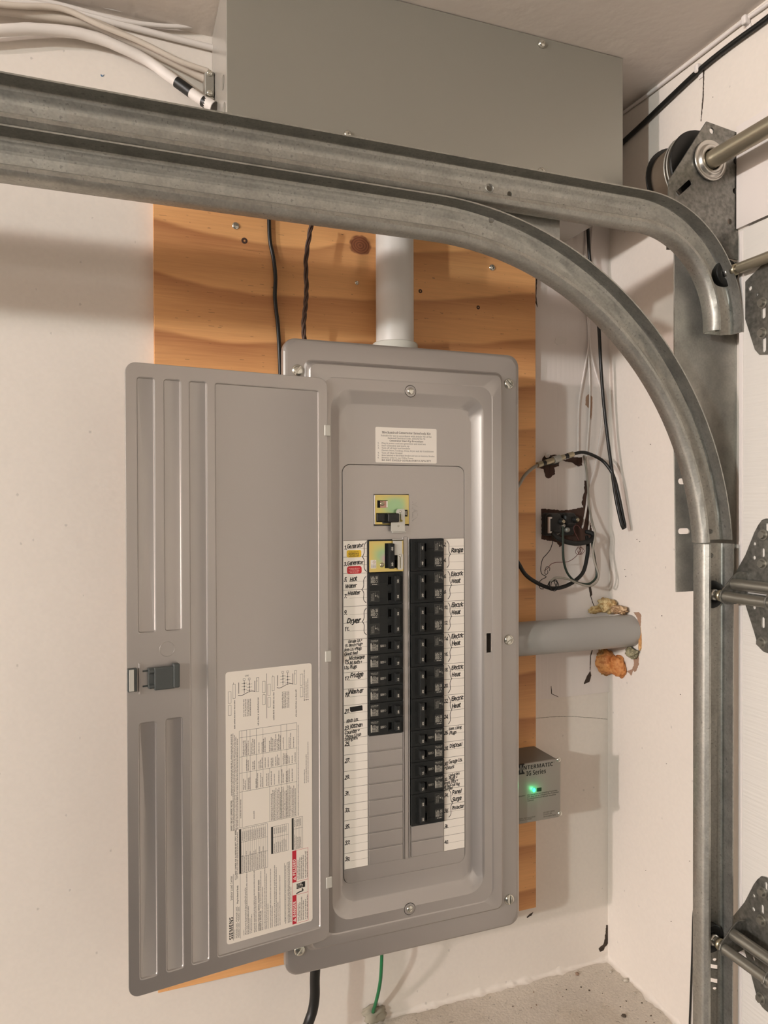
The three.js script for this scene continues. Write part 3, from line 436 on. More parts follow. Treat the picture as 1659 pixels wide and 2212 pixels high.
    [[582, 480], [614, 690], [634, 620], [655, 280], [692, 660], [714, 240], [750, 690], [772, 660], [795, 270], [822, 560], [902, 660], [940, 690], [958, 690], [978, 400]].forEach(([u, l], i) => vfake(g, X(u), B - 6, l * 0.58, 6, i + 31, 0.55));
    g.fillRect(X(882), Y(0.75), 1, Y(0.225)); g.fillRect(X(915), Y(0.75), 1, Y(0.225));
    vtext(g, 'USE COPPER OR ALUMINUM 60°C/75°C WIRE', X(228), Y(0.75), 'bold 15px sans-serif', INK, 285); vfake(g, X(248), Y(0.75), 270, 6, 61, 0.6);
    const table = (u0, u1, f0, f1, cols, rows) => { const y0 = Y(f0), y1 = Y(f1); g.lineWidth = 1; g.strokeRect(X(u0), y0, X(u1) - X(u0), y1 - y0); g.fillRect(X(u0), y0, 12, y1 - y0); for (let r = 1; r < rows; r++) { const x = X(u0) + 12 + (X(u1) - X(u0) - 12) * r / rows; g.fillRect(x, y0, 0.7, y1 - y0); vfake(g, x - 2, y1 - 5, (y1 - y0) * (0.3 + 0.2 * hash(r, u0, 1)), 5, r * 7 + u0, 0.5); vfake(g, x - 2, y0 + (y1 - y0) * 0.28, (y1 - y0) * 0.22, 5, r * 9 + u0, 0.5); } for (const c of cols) g.fillRect(X(u0), mix(y0, y1, c), X(u1) - X(u0), 1); };
    table(265, 648, 0.585, 0.750, [0.3, 0.62], 14); table(700, 940, 0.602, 0.704, [0.4], 8); table(990, 1145, 0.586, 0.707, [0.35], 6);
    const band = (f0, f1, word) => { const y0 = Y(f0), y1 = Y(f1); g.strokeStyle = '#b8303a'; g.lineWidth = 1.6; g.strokeRect(X(995), y0, X(1222) - X(995), y1 - y0); g.fillStyle = '#bf2233'; g.fillRect(X(995), y0, 27, y1 - y0); vtext(g, word, X(1042), y1 - 44, 'bold 26px sans-serif', '#f2e9dd', y1 - y0 - 62); g.fillStyle = '#f2e9dd'; g.beginPath(); g.moveTo(X(1042), y1 - 12); g.lineTo(X(1042), y1 - 38); g.lineTo(X(1003), y1 - 25); g.fill(); g.fillStyle = '#bf2233'; g.fillRect(X(1020), y1 - 27, 8, 4); g.fillStyle = INK; for (let i = 0; i < 6; i++) vfake(g, X(1082 + i * 25 + (i > 3 ? 8 : 0)), y1 - 12, (y1 - y0) * (0.85 - 0.25 * hash(i, f0 * 99, 4)), 7, i + Math.round(y0), 0.6); };
    band(0.883, 0.993, 'DANGER'); band(0.712, 0.833, 'PELIGRO'); g.strokeStyle = '#b8303a'; g.strokeRect(X(995), Y(0.833), X(1222) - X(995), Y(0.05)); g.fillStyle = INK;
    g.save(); g.translate(X(1120), Y(0.851)); g.scale(0.9, 0.8); g.fillRect(-4, -26, 34, 46); for (let i = 0; i < 4; i++) g.fillRect(-34, -20 + i * 11, 34, 8); g.strokeStyle = INK; g.lineWidth = 9; g.beginPath(); g.moveTo(-36, 62); g.bezierCurveTo(-10, 40, 30, 62, 6, 28); g.stroke(); g.strokeStyle = '#ece3d6'; g.lineWidth = 4; g.beginPath(); g.moveTo(2, -28); g.lineTo(-4, -2); g.lineTo(10, -4); g.lineTo(4, 24); g.stroke(); g.restore();
    g.fillStyle = INK; g.strokeStyle = INK; g.lineWidth = 1.2;
    // short-circuit table
    vtext(g, 'SHORT CIRCUIT CURRENT RATING', X(172), Y(0.585), 'bold 12px sans-serif', INK, 210); vfake(g, X(172), Y(0.455), 390, 6, 71, 0.6); for (let i = 0; i < 4; i++) vfake(g, X(192 + i * 20), Y(0.585), 615 - i * 12, 6, 72 + i, 0.6);
    const T0 = Y(0.222), T1 = Y(0.58), C = [0.247, 0.318, 0.378, 0.448].map(Y); g.strokeRect(X(272), T0, X(1065) - X(272), T1 - T0); g.fillRect(X(305), T0, 1.2, T1 - T0); for (const y of C) g.fillRect(X(272), y, X(1065) - X(272), 1.2);
    let seed = 90; for (let u = 332; u < 1050; u += 21) { if (hash(u, 1, 1) > 0.25) vfake(g, X(u), C[1] - 5, 110 * (0.6 + 0.4 * hash(u, 2, 2)), 6, seed++, 0.6); if (hash(u, 3, 1) > 0.4) vfake(g, X(u), C[2] - 8, 80 * (0.6 + 0.4 * hash(u, 4, 2)), 6, seed++, 0.6); if (hash(u, 5, 1) > 0.4) vfake(g, X(u), C[3] - 8, 95 * (0.6 + 0.4 * hash(u, 6, 2)), 6, seed++, 0.6); if (u > 690 && hash(u, 8, 1) > 0.15) vfake(g, X(u), T1 - 5, 212 * (0.8 + 0.2 * hash(u, 7, 2)), 6, seed++, 0.6); }
    for (const u of [370, 415, 500, 590]) g.fillRect(X(u), T0, 1, C[3] - T0); for (const u of [680, 840, 920]) g.fillRect(X(u), u > 800 ? T0 : C[2], 1, T1 - (u > 800 ? T0 : C[2]));
    vfake(g, X(292), T1 - 60, 120, 6, 400, 0.6); vfake(g, X(470), T1 - 40, 50, 6, 401, 0.6); vfake(g, X(1090), T1, 600, 5, 402, 0.6); vfake(g, X(1180), Y(0.46), 90, 5, 403, 0.6); vfake(g, X(1205), Y(0.46), 190, 5, 404, 0.6); vfake(g, X(1232), Y(0.46), 270, 5, 405, 0.6);
    // wiring diagrams
    for (const [u, y] of [[190, 44], [720, 26]]) {
      for (const [du, dy, w, h] of [[0, 36, 15, 90], [315, 12, 15, 90], [-60, 80, 17, 74], [-60, 166, 17, 64], [400, 40, 17, 74], [400, 126, 17, 64]]) g.strokeRect(X(u + du), y + dy, w, h);
      for (const du of [0, 315]) { vfake(g, X(u + du) + 14, y + 318, 180, 8, u + du, 0.6); g.fillRect(X(u + du) + 4, y + 26, 1.5, 12); }
      for (const du of [75, 290]) g.fillRect(X(u + du), y + 30, 3, 70); for (const du of [150, 218]) { g.strokeRect(X(u + du) - 6, y + 8, 12, 12); g.fillRect(X(u + du), y + 20, 2, 80); for (let k = 0; k < 3; k++) { const yy = y + 38 + k * 20 + (du > 200 ? 8 : 0); g.fillRect(X(u + du) - 16, yy, 34, 1.2); g.beginPath(); g.arc(X(u + du) + 1, yy, 3.4, 0, 7); g.fill(); } }
      g.lineWidth = 3; g.beginPath(); g.moveTo(X(u + 68), y + 108); g.bezierCurveTo(X(u + 130), y + 132, X(u + 210), y + 74, X(u + 300), y + 100); g.stroke(); g.lineWidth = 1.2;
      for (let i = 0; i < 5; i++) vfake(g, X(u + 150 + i * 22), y + 250, 110, 6, u + i, 0.6);
    }
    g.font = '12px sans-serif'; g.fillText('LINE', X(350), 40); g.fillRect(X(645), 36, 2, 290);
    for (let i = 0; i < 3; i++) { g.beginPath(); g.arc(X(1178 + i * 26), 240, 3.6, 0, 7); g.fill(); vfake(g, X(1182 + i * 26), 230, i ? 90 + i * 20 : 190, 5, 450 + i, 0.6); }
  });
  sticker('rating_label', sx0, sx1, syb, syt, -0.0026, tex, d, 'white printed rating label with red warnings', 0.004);
}

// ---------------------------------------------------------------- breakers
const BF = 0.1180;                                                      // face of the breakers, proud of the dead front
const printTex = (w, h, draw) => canvasTex(w, h, (g) => { g.fillStyle = '#1b1c19'; g.fillRect(0, 0, w, h); g.fillStyle = '#b9b4a8'; g.strokeStyle = '#8d897f'; draw(g, w, h); });
const printA = std({ roughness: 0.5, map: printTex(120, 110, (g) => { g.strokeRect(2, 2, 116, 106); for (let i = 0; i < 4; i++) vfake(g, 20 + i * 11, 98, 60 + 24 * hash(i, 1, 1), 6, 500 + i); g.beginPath(); g.arc(74, 50, 8, 0, 7); g.fill(); for (let i = 0; i < 3; i++) vfake(g, 96 + i * 9, 60 + i * 8, 26, 6, 510 + i); vfake(g, 70, 40, 24, 6, 515); }) });
const printB = std({ roughness: 0.5, map: printTex(120, 120, (g) => { for (let i = 0; i < 6; i++) vfake(g, 16 + i * 9, 92, 56 + 24 * hash(i, 3, 1), 7, 520 + i, 1.1); for (let i = 0; i < 3; i++) vfake(g, 78 + i * 11, 50, 36, 7, 530 + i, 1.1); g.lineWidth = 4; g.strokeStyle = '#b9b4a8'; g.beginPath(); g.arc(84, 76, 13, 0, 7); g.stroke(); fakeLine(g, 28, 112, 70, 10, 540, 1.2); }) });
const printC = std({ roughness: 0.5, map: printTex(140, 130, (g) => { fakeLine(g, 10, 16, 110, 9, 551); fakeLine(g, 14, 28, 100, 7, 552); g.fillRect(6, 40, 18, 66); for (let i = 0; i < 8; i++) vfake(g, 34 + i * 12, 120, 60 + 20 * hash(i, 5, 1), 8, 560 + i, 1.1); g.beginPath(); g.arc(15, 114, 8, 0, 7); g.fill(); }) });
const printD = std({ roughness: 0.5, map: printTex(110, 56, (g) => { g.lineWidth = 3; g.strokeStyle = '#b9b4a8'; g.beginPath(); g.arc(86, 28, 15, 0, 7); g.stroke(); for (let i = 0; i < 3; i++) fakeLine(g, 6, 20 + i * 15, 60, 11, 575 + i, 1.2); }) });
const amps = new Map();
const ampMat = (s) => { if (!amps.has(s)) amps.set(s, std({ roughness: 0.5, map: canvasTex(64, 64, (g) => { g.fillStyle = '#191a17'; g.fillRect(0, 0, 64, 64); g.save(); g.translate(46, 32); g.rotate(-Math.PI / 2); g.textAlign = 'center'; g.font = 'bold 38px sans-serif'; g.fillStyle = '#d8d3c6'; g.fillText(s, 0, 0); g.restore(); }) })); return amps.get(s); };
const flat = (w, h) => new THREE.BoxGeometry(w, h, 0.0003);
const caseCache = new Map();
function breaker(side, row, poles, amp, label) {
  const L = side === 'L', [c0, c1] = L ? COLL : COLR, W = c1 - c0 - 0.0006, H = poles * P1 - 0.0007, y0 = rowY(row + poles) + 0.00035;
  const o = thing('circuit_breaker', label, 'breaker', [c0 + 0.0003, y0, DEAD - 0.0065]), zf = BF - (DEAD - 0.0065), X = (f) => (L ? f : 1 - f) * W;   // f: 0 = outer (printed) end, 1 = inner (toggle) end
  const rx = (f0, f1) => [Math.min(X(f0), X(f1)), Math.max(X(f0), X(f1))];
  const gen = L && row === 0, slotF = gen ? [0.72, 0.81] : L ? [0.55, 0.67] : [0.53, 0.635], handF = gen ? [0.55, 0.70] : L ? [0.72, 0.86] : [0.65, 0.79];
  { const key = side + poles + gen; if (!caseCache.has(key)) { const cuts = []; for (let p = 0; p < poles; p++) { const b = H - (p + 1) * (H / poles), h = H / poles, [s0, s1] = rx(...slotF); cuts.push(box(s0, s1, b + 0.0062, b + h - 0.0070, zf - 0.0075, zf + 0.002)); } caseCache.set(key, carve(rbox(0, W, 0, H, 0, zf, 0.0007), cuts)); } part('case', caseCache.get(key), M.breaker, o, 'black moulded case with trip windows'); }
  for (let p = 0; p < poles; p++) {
    const b = H - (p + 1) * (H / poles), h = H / poles, [r0, r1] = rx(0.53, 0.90);
    part('toggle_surround', plate(rrect(r0, r1, b + 0.0035, b + h - 0.0035, 0.001), 0.0009, [rrect(r0 + 0.0009, r1 - 0.0009, b + 0.0044, b + h - 0.0044, 0.0006)]).translate(0, 0, zf - 0.0002), M.breaker, o);
    if (poles === 1) { const [h0, h1] = rx(...handF); part('toggle', rbox(h0, h1, b + 0.0055, b + h - 0.0055, zf - 0.001, zf + 0.0085, 0.0012), M.breaker, o); const a = part('rating_mark', flat(h1 - h0 - 0.002, 0.0078), ampMat(amp), o); a.position.set((h0 + h1) / 2, b + h * 0.40, zf + 0.0086); }
    const pm = poles === 2 ? ((p === 0) === !L ? printA : printB) : printC, [q0, q1] = rx(0.03, 0.30), m = part('printed_label', flat(q1 - q0, poles === 2 ? 0.0165 : 0.019), pm, o, 'white printing'); m.position.set((q0 + q1) / 2, b + h / 2 + 0.001, zf + 0.0001);
    if (poles === 1) { const [g0, g1] = rx(0.32, 0.50), m2 = part('printed_label', flat(g1 - g0, 0.0048), printD, o, 'white printing'); m2.position.set((g0 + g1) / 2, b + h * 0.48, zf + 0.0001); }
    part('case_seam', rbox(...rx(0.30, 0.53), b + h * 0.36, b + h * 0.36 + 0.0006, zf - 0.0003, zf + 0.0004, 0.0002), M.breaker, o);
  }
  if (poles === 2) {
    const [h0, h1] = rx(...handF), ha = part('handle_tie', rbox(h0, h1, 0.0055, H - 0.0055, zf - 0.001, zf + 0.0085, 0.0012), M.breaker, o, 'black tied toggle handle');
    for (const y of [0.0125, H - 0.0135]) { const a = part('rating_mark', flat(h1 - h0 - 0.002, 0.0085), ampMat(amp), o); a.position.set((h0 + h1) / 2, y, zf + 0.0086); }
  }
  return o;
}
const GB = breaker('L', 0, 2, '60', 'black double breaker half covered by the lower yellow interlock plate');
for (const c of GB.children.filter((c) => c.name === 'printed_label' || c.name === 'case_seam')) GB.remove(c);
breaker('L', 2, 2, '30', 'black double breaker beside handwritten Hot Water Heater');
breaker('L', 4, 2, '30', 'black double breaker beside handwritten Dryer');
breaker('L', 6, 1, '15', 'black single breaker beside handwritten Guest Bed');
breaker('L', 7, 1, '15', 'black single breaker beside handwritten Microwave');
breaker('L', 8, 1, '15', 'black single breaker beside handwritten Fridge');
breaker('L', 9, 1, '20', 'black single breaker beside handwritten Washer');
breaker('L', 10, 1, '20', 'black single breaker beside the blacked-out entry');
breaker('L', 11, 1, '20', 'black single breaker beside handwritten Kitchen, lowest of its column');
breaker('R', 0, 2, '40', 'black double breaker marked 40 beside handwritten Range');
['directly below the Range breaker', 'second below the Range breaker', 'third below the Range breaker', 'fourth below the Range breaker', 'just above the Base. Living Plugs breaker'].forEach((s, i) => breaker('R', 2 + 2 * i, 2, '20', `black Electric Heat double breaker ${s}`));
breaker('R', 12, 1, '20', 'black single breaker beside handwritten Base. Living Plugs');
breaker('R', 13, 1, '20', 'black single breaker beside handwritten Disposal');
breaker('R', 14, 1, '15', 'black single breaker beside handwritten Garage Lts. + Doors');
breaker('R', 15, 1, '15', 'black single breaker beside handwritten Living Rm and Front Entry');
breaker('R', 16, 2, '20', 'black double breaker beside handwritten Panel Surge Protector');

// ---------------------------------------------------------------- generator interlock: yellow zinc plates and grey slides
const zinc = (s) => std({ roughness: 0.32, metalness: 0.55, map: dataTex(128, 128, (u, v) => { const a = fbm(u * 3, v * 3, 3, s), b = fbm(u * 3 + 9, v * 3, 3, s + 4), p = s === 611 ? Math.exp(-((u - 0.62) ** 2 + (v - 0.62) ** 2) * 9) : Math.exp(-((u - 0.42) ** 2 + (v - 0.52) ** 2) * 14), e = smooth(0.62, 1.0, Math.max(Math.abs(u - 0.5), Math.abs(v - 0.5)) * 2);
  let c = [0.66, 0.56, 0.17]; c = c.map((q, i) => mix(q, [0.36, 0.55, 0.30][i], clamp(p * 1.3 + 0.3 * (a - 0.5)))); c = c.map((q, i) => mix(q, [0.58, 0.34, 0.42][i], clamp((s === 611 ? 0 : Math.exp(-((u - 0.5) ** 2 + (v - 0.42) ** 2) * 40)) + 0.5 * (b - 0.55)))); return c.map((q, i) => mix(q, [0.70, 0.50, 0.17][i], 0.6 * e)); }) });
const zincUV = (g, x0, x1, y0, y1) => { const a = g.attributes.position, uv = g.attributes.uv; for (let i = 0; i < a.count; i++) uv.setXY(i, (a.getX(i) - x0) / (x1 - x0), (a.getY(i) - y0) / (y1 - y0)); return g; };
{ // main breaker
  const [x0, x1, y0, y1] = mainHole, o = thing('main_breaker', 'black main breaker under the square yellow interlock plate', 'breaker', [0, 0, 0]);
  part('case', rbox(x0 + 0.001, x1 - 0.001, y0 + 0.001, y1 - 0.001, DEAD - 0.0068, DEAD - 0.0012, 0.0008), M.breaker, o);
  const pz = (u, v) => { const p = onZ(u, v, 0.1145); return [p.x, p.y]; };
  const [hx0, hy1] = pz(813.5, 1109), [hx1, hy0] = pz(857, 1126);
  part('toggle', merged([rbox(hx0, hx1, hy0, hy1, DEAD - 0.002, 0.1175, 0.001), rbox(hx0 + (hx1 - hx0) * 0.45, hx1, hy0 - 0.001, hy1, 0.116, 0.1265, 0.0018), rbox(hx0 + (hx1 - hx0) * 0.28, hx1 - 0.008, hy0 - 0.0035, hy0 + 0.002, DEAD - 0.001, 0.1165, 0.0008)]), M.black, o, 'black rocking toggle');
  const a = part('rating_mark', flat(0.0056, 0.0105), std({ map: canvasTex(64, 120, (g) => { g.fillStyle = '#141411'; g.fillRect(0, 0, 64, 120); g.save(); g.translate(50, 60); g.rotate(-Math.PI / 2); g.textAlign = 'center'; g.font = 'bold 48px sans-serif'; g.fillStyle = '#e0dacb'; g.fillText('200', 0, 0); g.restore(); }) }), o); const q = pz(875, 1108.5); a.position.set(q[0] + 0.0012, q[1], 0.1150);
  const ip = thing('interlock_plate', 'square yellow zinc interlock plate around the main breaker toggle', 'plate', [0, 0, 0]);
  const holes = [rectPts(pz(815, 1081)[0], pz(838, 1081)[0], pz(826, 1097)[1], pz(826, 1081)[1]), rectPts(hx0 - 0.0005, hx1 + 0.001, hy0 - 0.001, hy1 + 0.0005)];
  part('plate', zincUV(plate(rectPts(x0 + 0.0014, x1 - 0.0006, y0 + 0.0022, y1 - 0.0012), 0.0012, holes).translate(0, 0, DEAD + 0.0002), x0, x1, y0, y1), zinc(611), ip);
  part('plate_flange', rbox(x0 + 0.0008, x0 + 0.0018, y0 + 0.0022, y1 - 0.0012, DEAD - 0.001, DEAD + 0.0022, 0.0004), M.steel, ip);
  part('mount_tab', box(pz(819, 0)[0], pz(838, 0)[0], pz(826, 1097)[1], pz(826, 1082)[1], DEAD - 0.0010, DEAD + 0.0002), std({ color: lin(0.5, 0.28, 0.22), roughness: 0.4, metalness: 0.4 }), ip);
  const w = part('mount_strip', box(pz(832, 0)[0], pz(837, 0)[0], pz(826, 1096)[1], pz(826, 1082)[1], DEAD + 0.0001, DEAD + 0.0005), M.paper, ip);
  const s = part('screw', screwHead(0.0036, 0.002, 0.6), M.brass, ip); s.position.set(...pz(826, 1088), DEAD + 0.0002);
  const sl = thing('interlock_slide', 'grey steel interlock slide hanging below the main breaker plate', 'plate', [0, 0, 0]), P = (u, v) => pz(780 + u / 10.06, 1040 + v / 10.06);
  part('slide', plate([P(735, 880), P(735, 640), P(765, 600), P(905, 600), P(918, 640), P(918, 1090), P(660, 1095), P(620, 1075), P(622, 890)], 0.0012, [[P(808, 870), P(808, 700), P(832, 690), P(832, 820), P(872, 840), P(872, 870)]]).translate(0, 0, 0.1200), M.clip, sl);
  part('slide_lip', rbox(P(655, 0)[0], P(945, 0)[0], P(0, 1125)[1], P(0, 1092)[1], 0.1150, 0.1212, 0.0005), M.clip, sl);
  for (const [u, v, r] of [[818, 655, 0.0021], [775, 965, 0.0018]]) part('rivet', alongZ(lathe([[0, 0.0009], [r * 0.7, 0.0007], [r, 0], [0, 0]].reverse(), 16)).translate(...P(u, v), 0.1211), M.zincScrew, sl);
}
{ // generator breaker plate
  const [x0, x1] = [COLL[0], COLL[1]], y0 = rowY(2) + 0.001, y1 = TOPY - 0.0018, o = thing('interlock_plate', 'yellow zinc interlock plate over the top left double breaker', 'plate', [0, 0, 0]), Z = BF + 0.0016, P = (u, v) => { const p = onZ(780 + u / 10.06, 1040 + v / 10.06, Z); return [p.x, p.y]; };
  const [wx0, wy1] = P(515, 1345), [wx1, wy0] = P(790, 1880);
  part('plate', zincUV(plate(rectPts(x0 + 0.0008, x1 - 0.0004, y0, y1), 0.0011, [rectPts(wx0, wx1, wy0, wy1)]).translate(0, 0, Z - 0.0011), x0, x1, y0, y1), zinc(617), o);
  sticker('approval_label', P(200, 0)[0], P(320, 0)[0], P(0, 1900)[1], P(0, 1715)[1], Z + 0.0001, canvasTex(64, 100, (g) => { g.fillStyle = '#e3dccf'; g.fillRect(0, 0, 64, 100); g.strokeStyle = g.fillStyle = '#7a4a44'; g.lineWidth = 3; g.beginPath(); g.arc(42, 26, 15, 0, 7); g.stroke(); g.beginPath(); g.arc(42, 26, 5, 0, 7); g.fill(); g.fillStyle = '#333'; for (let i = 0; i < 4; i++) vfake(g, 18 + i * 13, 94, 40, 8, 700 + i); }), o, 'small white approval label', 0.0004);
  const s = part('screw', screwHead(0.0036, 0.0022, 0.4), M.brass, o); s.position.set(...P(450, 1815), Z);
  const sl = thing('interlock_slide', 'grey steel L-shaped interlock slide on the generator breaker', 'plate', [0, 0, 0]), ZS = Z + 0.0028, Q = (u, v) => { const p = onZ(780 + u / 10.06, 1040 + v / 10.06, ZS); return [p.x, p.y]; };
  part('slide', plate([Q(690, 1290), Q(888, 1290), Q(890, 1560), Q(905, 1590), Q(905, 1890), Q(880, 1920), Q(815, 1920), Q(793, 1895), Q(793, 1600), Q(690, 1600)], 0.0012, [[Q(836, 1885), Q(836, 1650), Q(858, 1650), Q(858, 1885)]]).translate(0, 0, ZS), M.clip, sl);
  part('slide_lip', rbox(Q(690, 0)[0], Q(888, 0)[0], Q(0, 1290)[1], Q(0, 1272)[1], Z - 0.001, ZS + 0.0012, 0.0004), M.clip, sl);
  part('rivet', alongZ(lathe([[0, 0.0009], [0.0018, 0.0007], [0.0025, 0], [0, 0]].reverse(), 16)).translate(...Q(842, 1610), ZS + 0.0012), M.zincScrew, sl);
}
const font = await new FontLoader().loadAsync('fonts/droid/droid_sans_regular.typeface.json');
{ const g = new TextGeometry('MAIN', { font, size: 0.0095, depth: 0.0009, curveSegments: 2 }); g.rotateZ(-Math.PI / 2); const p = onZ(891, 1082, DF); g.translate(p.x, p.y, DF - 0.0001); part('stamped_letters', g, M.gray, panel, 'embossed word MAIN'); }
{ const g = new TextGeometry('ON', { font, size: 0.0045, depth: 0.0003, curveSegments: 2 }); g.rotateZ(-Math.PI / 2); const p = onZ(858.5, 1176.5, BF + 0.0056); g.translate(p.x, p.y, BF + 0.0055); part('stamped_letters', g, M.clip, scene.getObjectByName('interlock_slide_001'), 'embossed word ON'); }

// ---------------------------------------------------------------- garage door, tracks and fittings
const TZ = 0.330;                                                       // web plane of the tracks
const PROF = [[0.0105, 0.015], [0.0116, 0.021], [0.0092, 0.0252], [0.0052, 0.0262], [0.0016, 0.0238], [0, 0.019], [0, 0.006], [0.0018, 0.0014], [0.0055, 0], [0.0300, 0], [0.0332, 0.0006], [0.0368, 0.0042], [0.0402, 0.0066], [0.0438, 0.0082], [0.0450, 0.0120], [0.0450, 0.0300]];
PROF.forEach((p) => { p[0] *= 1.07; });
function profileLoop(c, t = 0.0009) {   // thin closed outline around the centre line of the sheet
  const l = [], r = []; c.forEach((p, i) => { const a = c[Math.max(0, i - 1)], b = c[Math.min(c.length - 1, i + 1)], d = Math.hypot(b[0] - a[0], b[1] - a[1]), nx = -(b[1] - a[1]) / d, ny = (b[0] - a[0]) / d; l.push([p[0] + nx * t, p[1] + ny * t]); r.push([p[0] - nx * t, p[1] - ny * t]); });
  return [...l, ...r.reverse()];
}
function sweep(path) {   // path: [x, y, nx, ny] with n pointing to the outer flange; the profile stands on z = TZ
  const loop = profileLoop(PROF), n = loop.length, pos = [], uv = [], idx = []; let s = 0; const per = []; loop.forEach((p, i) => { per.push(i ? per[i - 1] + Math.hypot(p[0] - loop[i - 1][0], p[1] - loop[i - 1][1]) : 0); });
  path.forEach(([x, y, nx, ny], i) => { if (i) s += Math.hypot(x - path[i - 1][0], y - path[i - 1][1]); loop.forEach(([a, w], k) => { pos.push(x + nx * a, y + ny * a, TZ + w); uv.push(s, per[k]); }); });
  for (let i = 0; i + 1 < path.length; i++) for (let k = 0; k < n; k++) { const j = (k + 1) % n, a = i * n + k, b = i * n + j, c = a + n, d = b + n; idx.push(a, c, b, b, c, d); }
  const tri = THREE.ShapeUtils.triangulateShape(loop.map(([a, b]) => new THREE.Vector2(a, b)), []), e = (path.length - 1) * n;
  for (const [a, b, c] of tri) { idx.push(a, b, c); idx.push(e + a, e + c, e + b); }
  const g = new THREE.BufferGeometry(); g.setAttribute('position', new THREE.Float32BufferAttribute(pos, 3)); g.setAttribute('uv', new THREE.Float32BufferAttribute(uv, 2)); g.setIndex(idx);
  return toCreasedNormals(g, 0.7);
}
const zHole = (x, y, r, sx = 1) => { const g = alongZ(new THREE.CylinderGeometry(r, r, 0.02, 12)); g.scale(sx, 1, 1); return g.translate(x, y, TZ); };
const arc = (cx, cy, r, a0, a1, k) => Array.from({ length: k + 1 }, (_, i) => { const a = mix(a0, a1, i / k); return [cx + r * Math.cos(a), cy + r * Math.sin(a), Math.cos(a), Math.sin(a)]; });
{ // lower track: the door's main curve and its upright
  const o = thing('door_track', 'galvanised garage door track with the wide curve down to the upright', 'track', [0, 0, 0]), CX = 0.3735, CY = 0.8035, RI = 0.4255;
  const hp = (u, v) => onZ(u, v, TZ);
  const h1 = hp(1055, 480), h2 = hp(1530, 1148), h3 = hp(1533, 1200);
  let g = sweep([[-2.6, CY + RI, 0, 1], ...[-2, -1.4, -0.8, -0.3, 0].map((x) => [x, CY + RI, 0, 1]), ...arc(CX, CY, RI, Math.PI / 2, 0.083, 40)]);
  g = carve(g, [zHole(h1.x, h1.y, 0.004), zHole(h2.x, h2.y, 0.0042)]); part('curved_rail', g, M.galv, o);
  const seam = CY + RI * Math.sin(0.083) - 0.002, vx = 0.8000;
  let v = sweep([[vx, seam, 1, 0], [vx, 0.5, 1, 0], [vx, 0.1, 1, 0], [vx, -0.3, 1, 0], [vx, FLOOR + 0.002, 1, 0]]);
  const cut = (a, b, c, d) => { const p = onZ(a, c, TZ), q = onZ(b, d, TZ); return box(Math.min(p.x, q.x), Math.max(p.x, q.x), Math.min(p.y, q.y), Math.max(p.y, q.y), TZ - 0.01, TZ + 0.007); };
  v = carve(v, [zHole(h3.x, h3.y, 0.0042), cut(1531, 1551, 2082, 2086), cut(1547.5, 1551.5, 2082, 2094), cut(1531, 1551, 2112, 2116), cut(1547.5, 1551.5, 2101, 2116), zHole(onZ(1539, 2069, TZ).x, onZ(1539, 2069, TZ).y, 0.0025), zHole(onZ(1539, 2131, TZ).x, onZ(1539, 2131, TZ).y, 0.0025)]);
  part('upright_rail', v, M.galv, o);
}
{ // upper track
  const o = thing('door_track', 'galvanised upper door track ending in a short tight curve', 'track', [0, 0, 0]), RI = 0.171 - 0.04815, CX = 0.6945, CY = 1.1585, P = (u, v) => onZ(u, v, TZ), h = [[1057, 407, 0.0042], [1100, 420, 0.0036], [1217, 446, 0.0026]].map(([u, v, r]) => { const p = P(u, v); return zHole(p.x, p.y, r); });
  const e = P(1589, 713); h.push(zHole(e.x, e.y, 0.0028));
  let g = sweep([[-2.6, CY + RI, 0, 1], ...[-2, -1.4, -0.8, -0.3, 0, 0.3, 0.55].map((x) => [x, CY + RI, 0, 1]), ...arc(CX, CY, RI, Math.PI / 2, 0, 26), [CX + RI, CY - 0.010, 1, 0]]);
  part('rail', carve(g, h), M.galv, o);
  const b = P(1057, 407); part('bolt_ring', alongZ(new THREE.TorusGeometry(0.0055, 0.0009, 6, 20).rotateX(Math.PI / 2)).translate(b.x, b.y, TZ + 0.0012), M.galv, o);
}
{ // strap joining the two tracks at the back, and the hanger behind the curve
  const P = (u, v, z) => { const p = onZ(u, v, z); return [p.x, p.y]; }, z = TZ - 0.012;
  const o = thing('track_strap', 'dark galvanised strap joining the two door tracks behind them', 'bracket', [0, 0, 0]);
  part('strap', plate([P(1000, 395, z), P(1232, 432, z), P(1232, 462, z), P(1207, 466, z), P(1207, 520, z), P(1120, 500, z), P(1000, 470, z)], 0.0022).translate(0, 0, z), M.galvDark, o);
  part('strap_flange', box(P(1204, 500, z)[0], P(1207, 500, z)[0], P(1207, 519, z)[1], P(1207, 470, z)[1], z - 0.014, z), M.galv, o);
  const b = thing('track_hanger', 'dark steel hanger tab under the curved door track', 'bracket', [0, 0, 0]);
  part('tab', plate([P(1130, 560, z), P(1140, 556, z), P(1200, 600, z), P(1190, 607, z), P(1170, 598, z)], 0.002).translate(0, 0, z), M.galvDark, b);
}
const PZP = 0.3134;
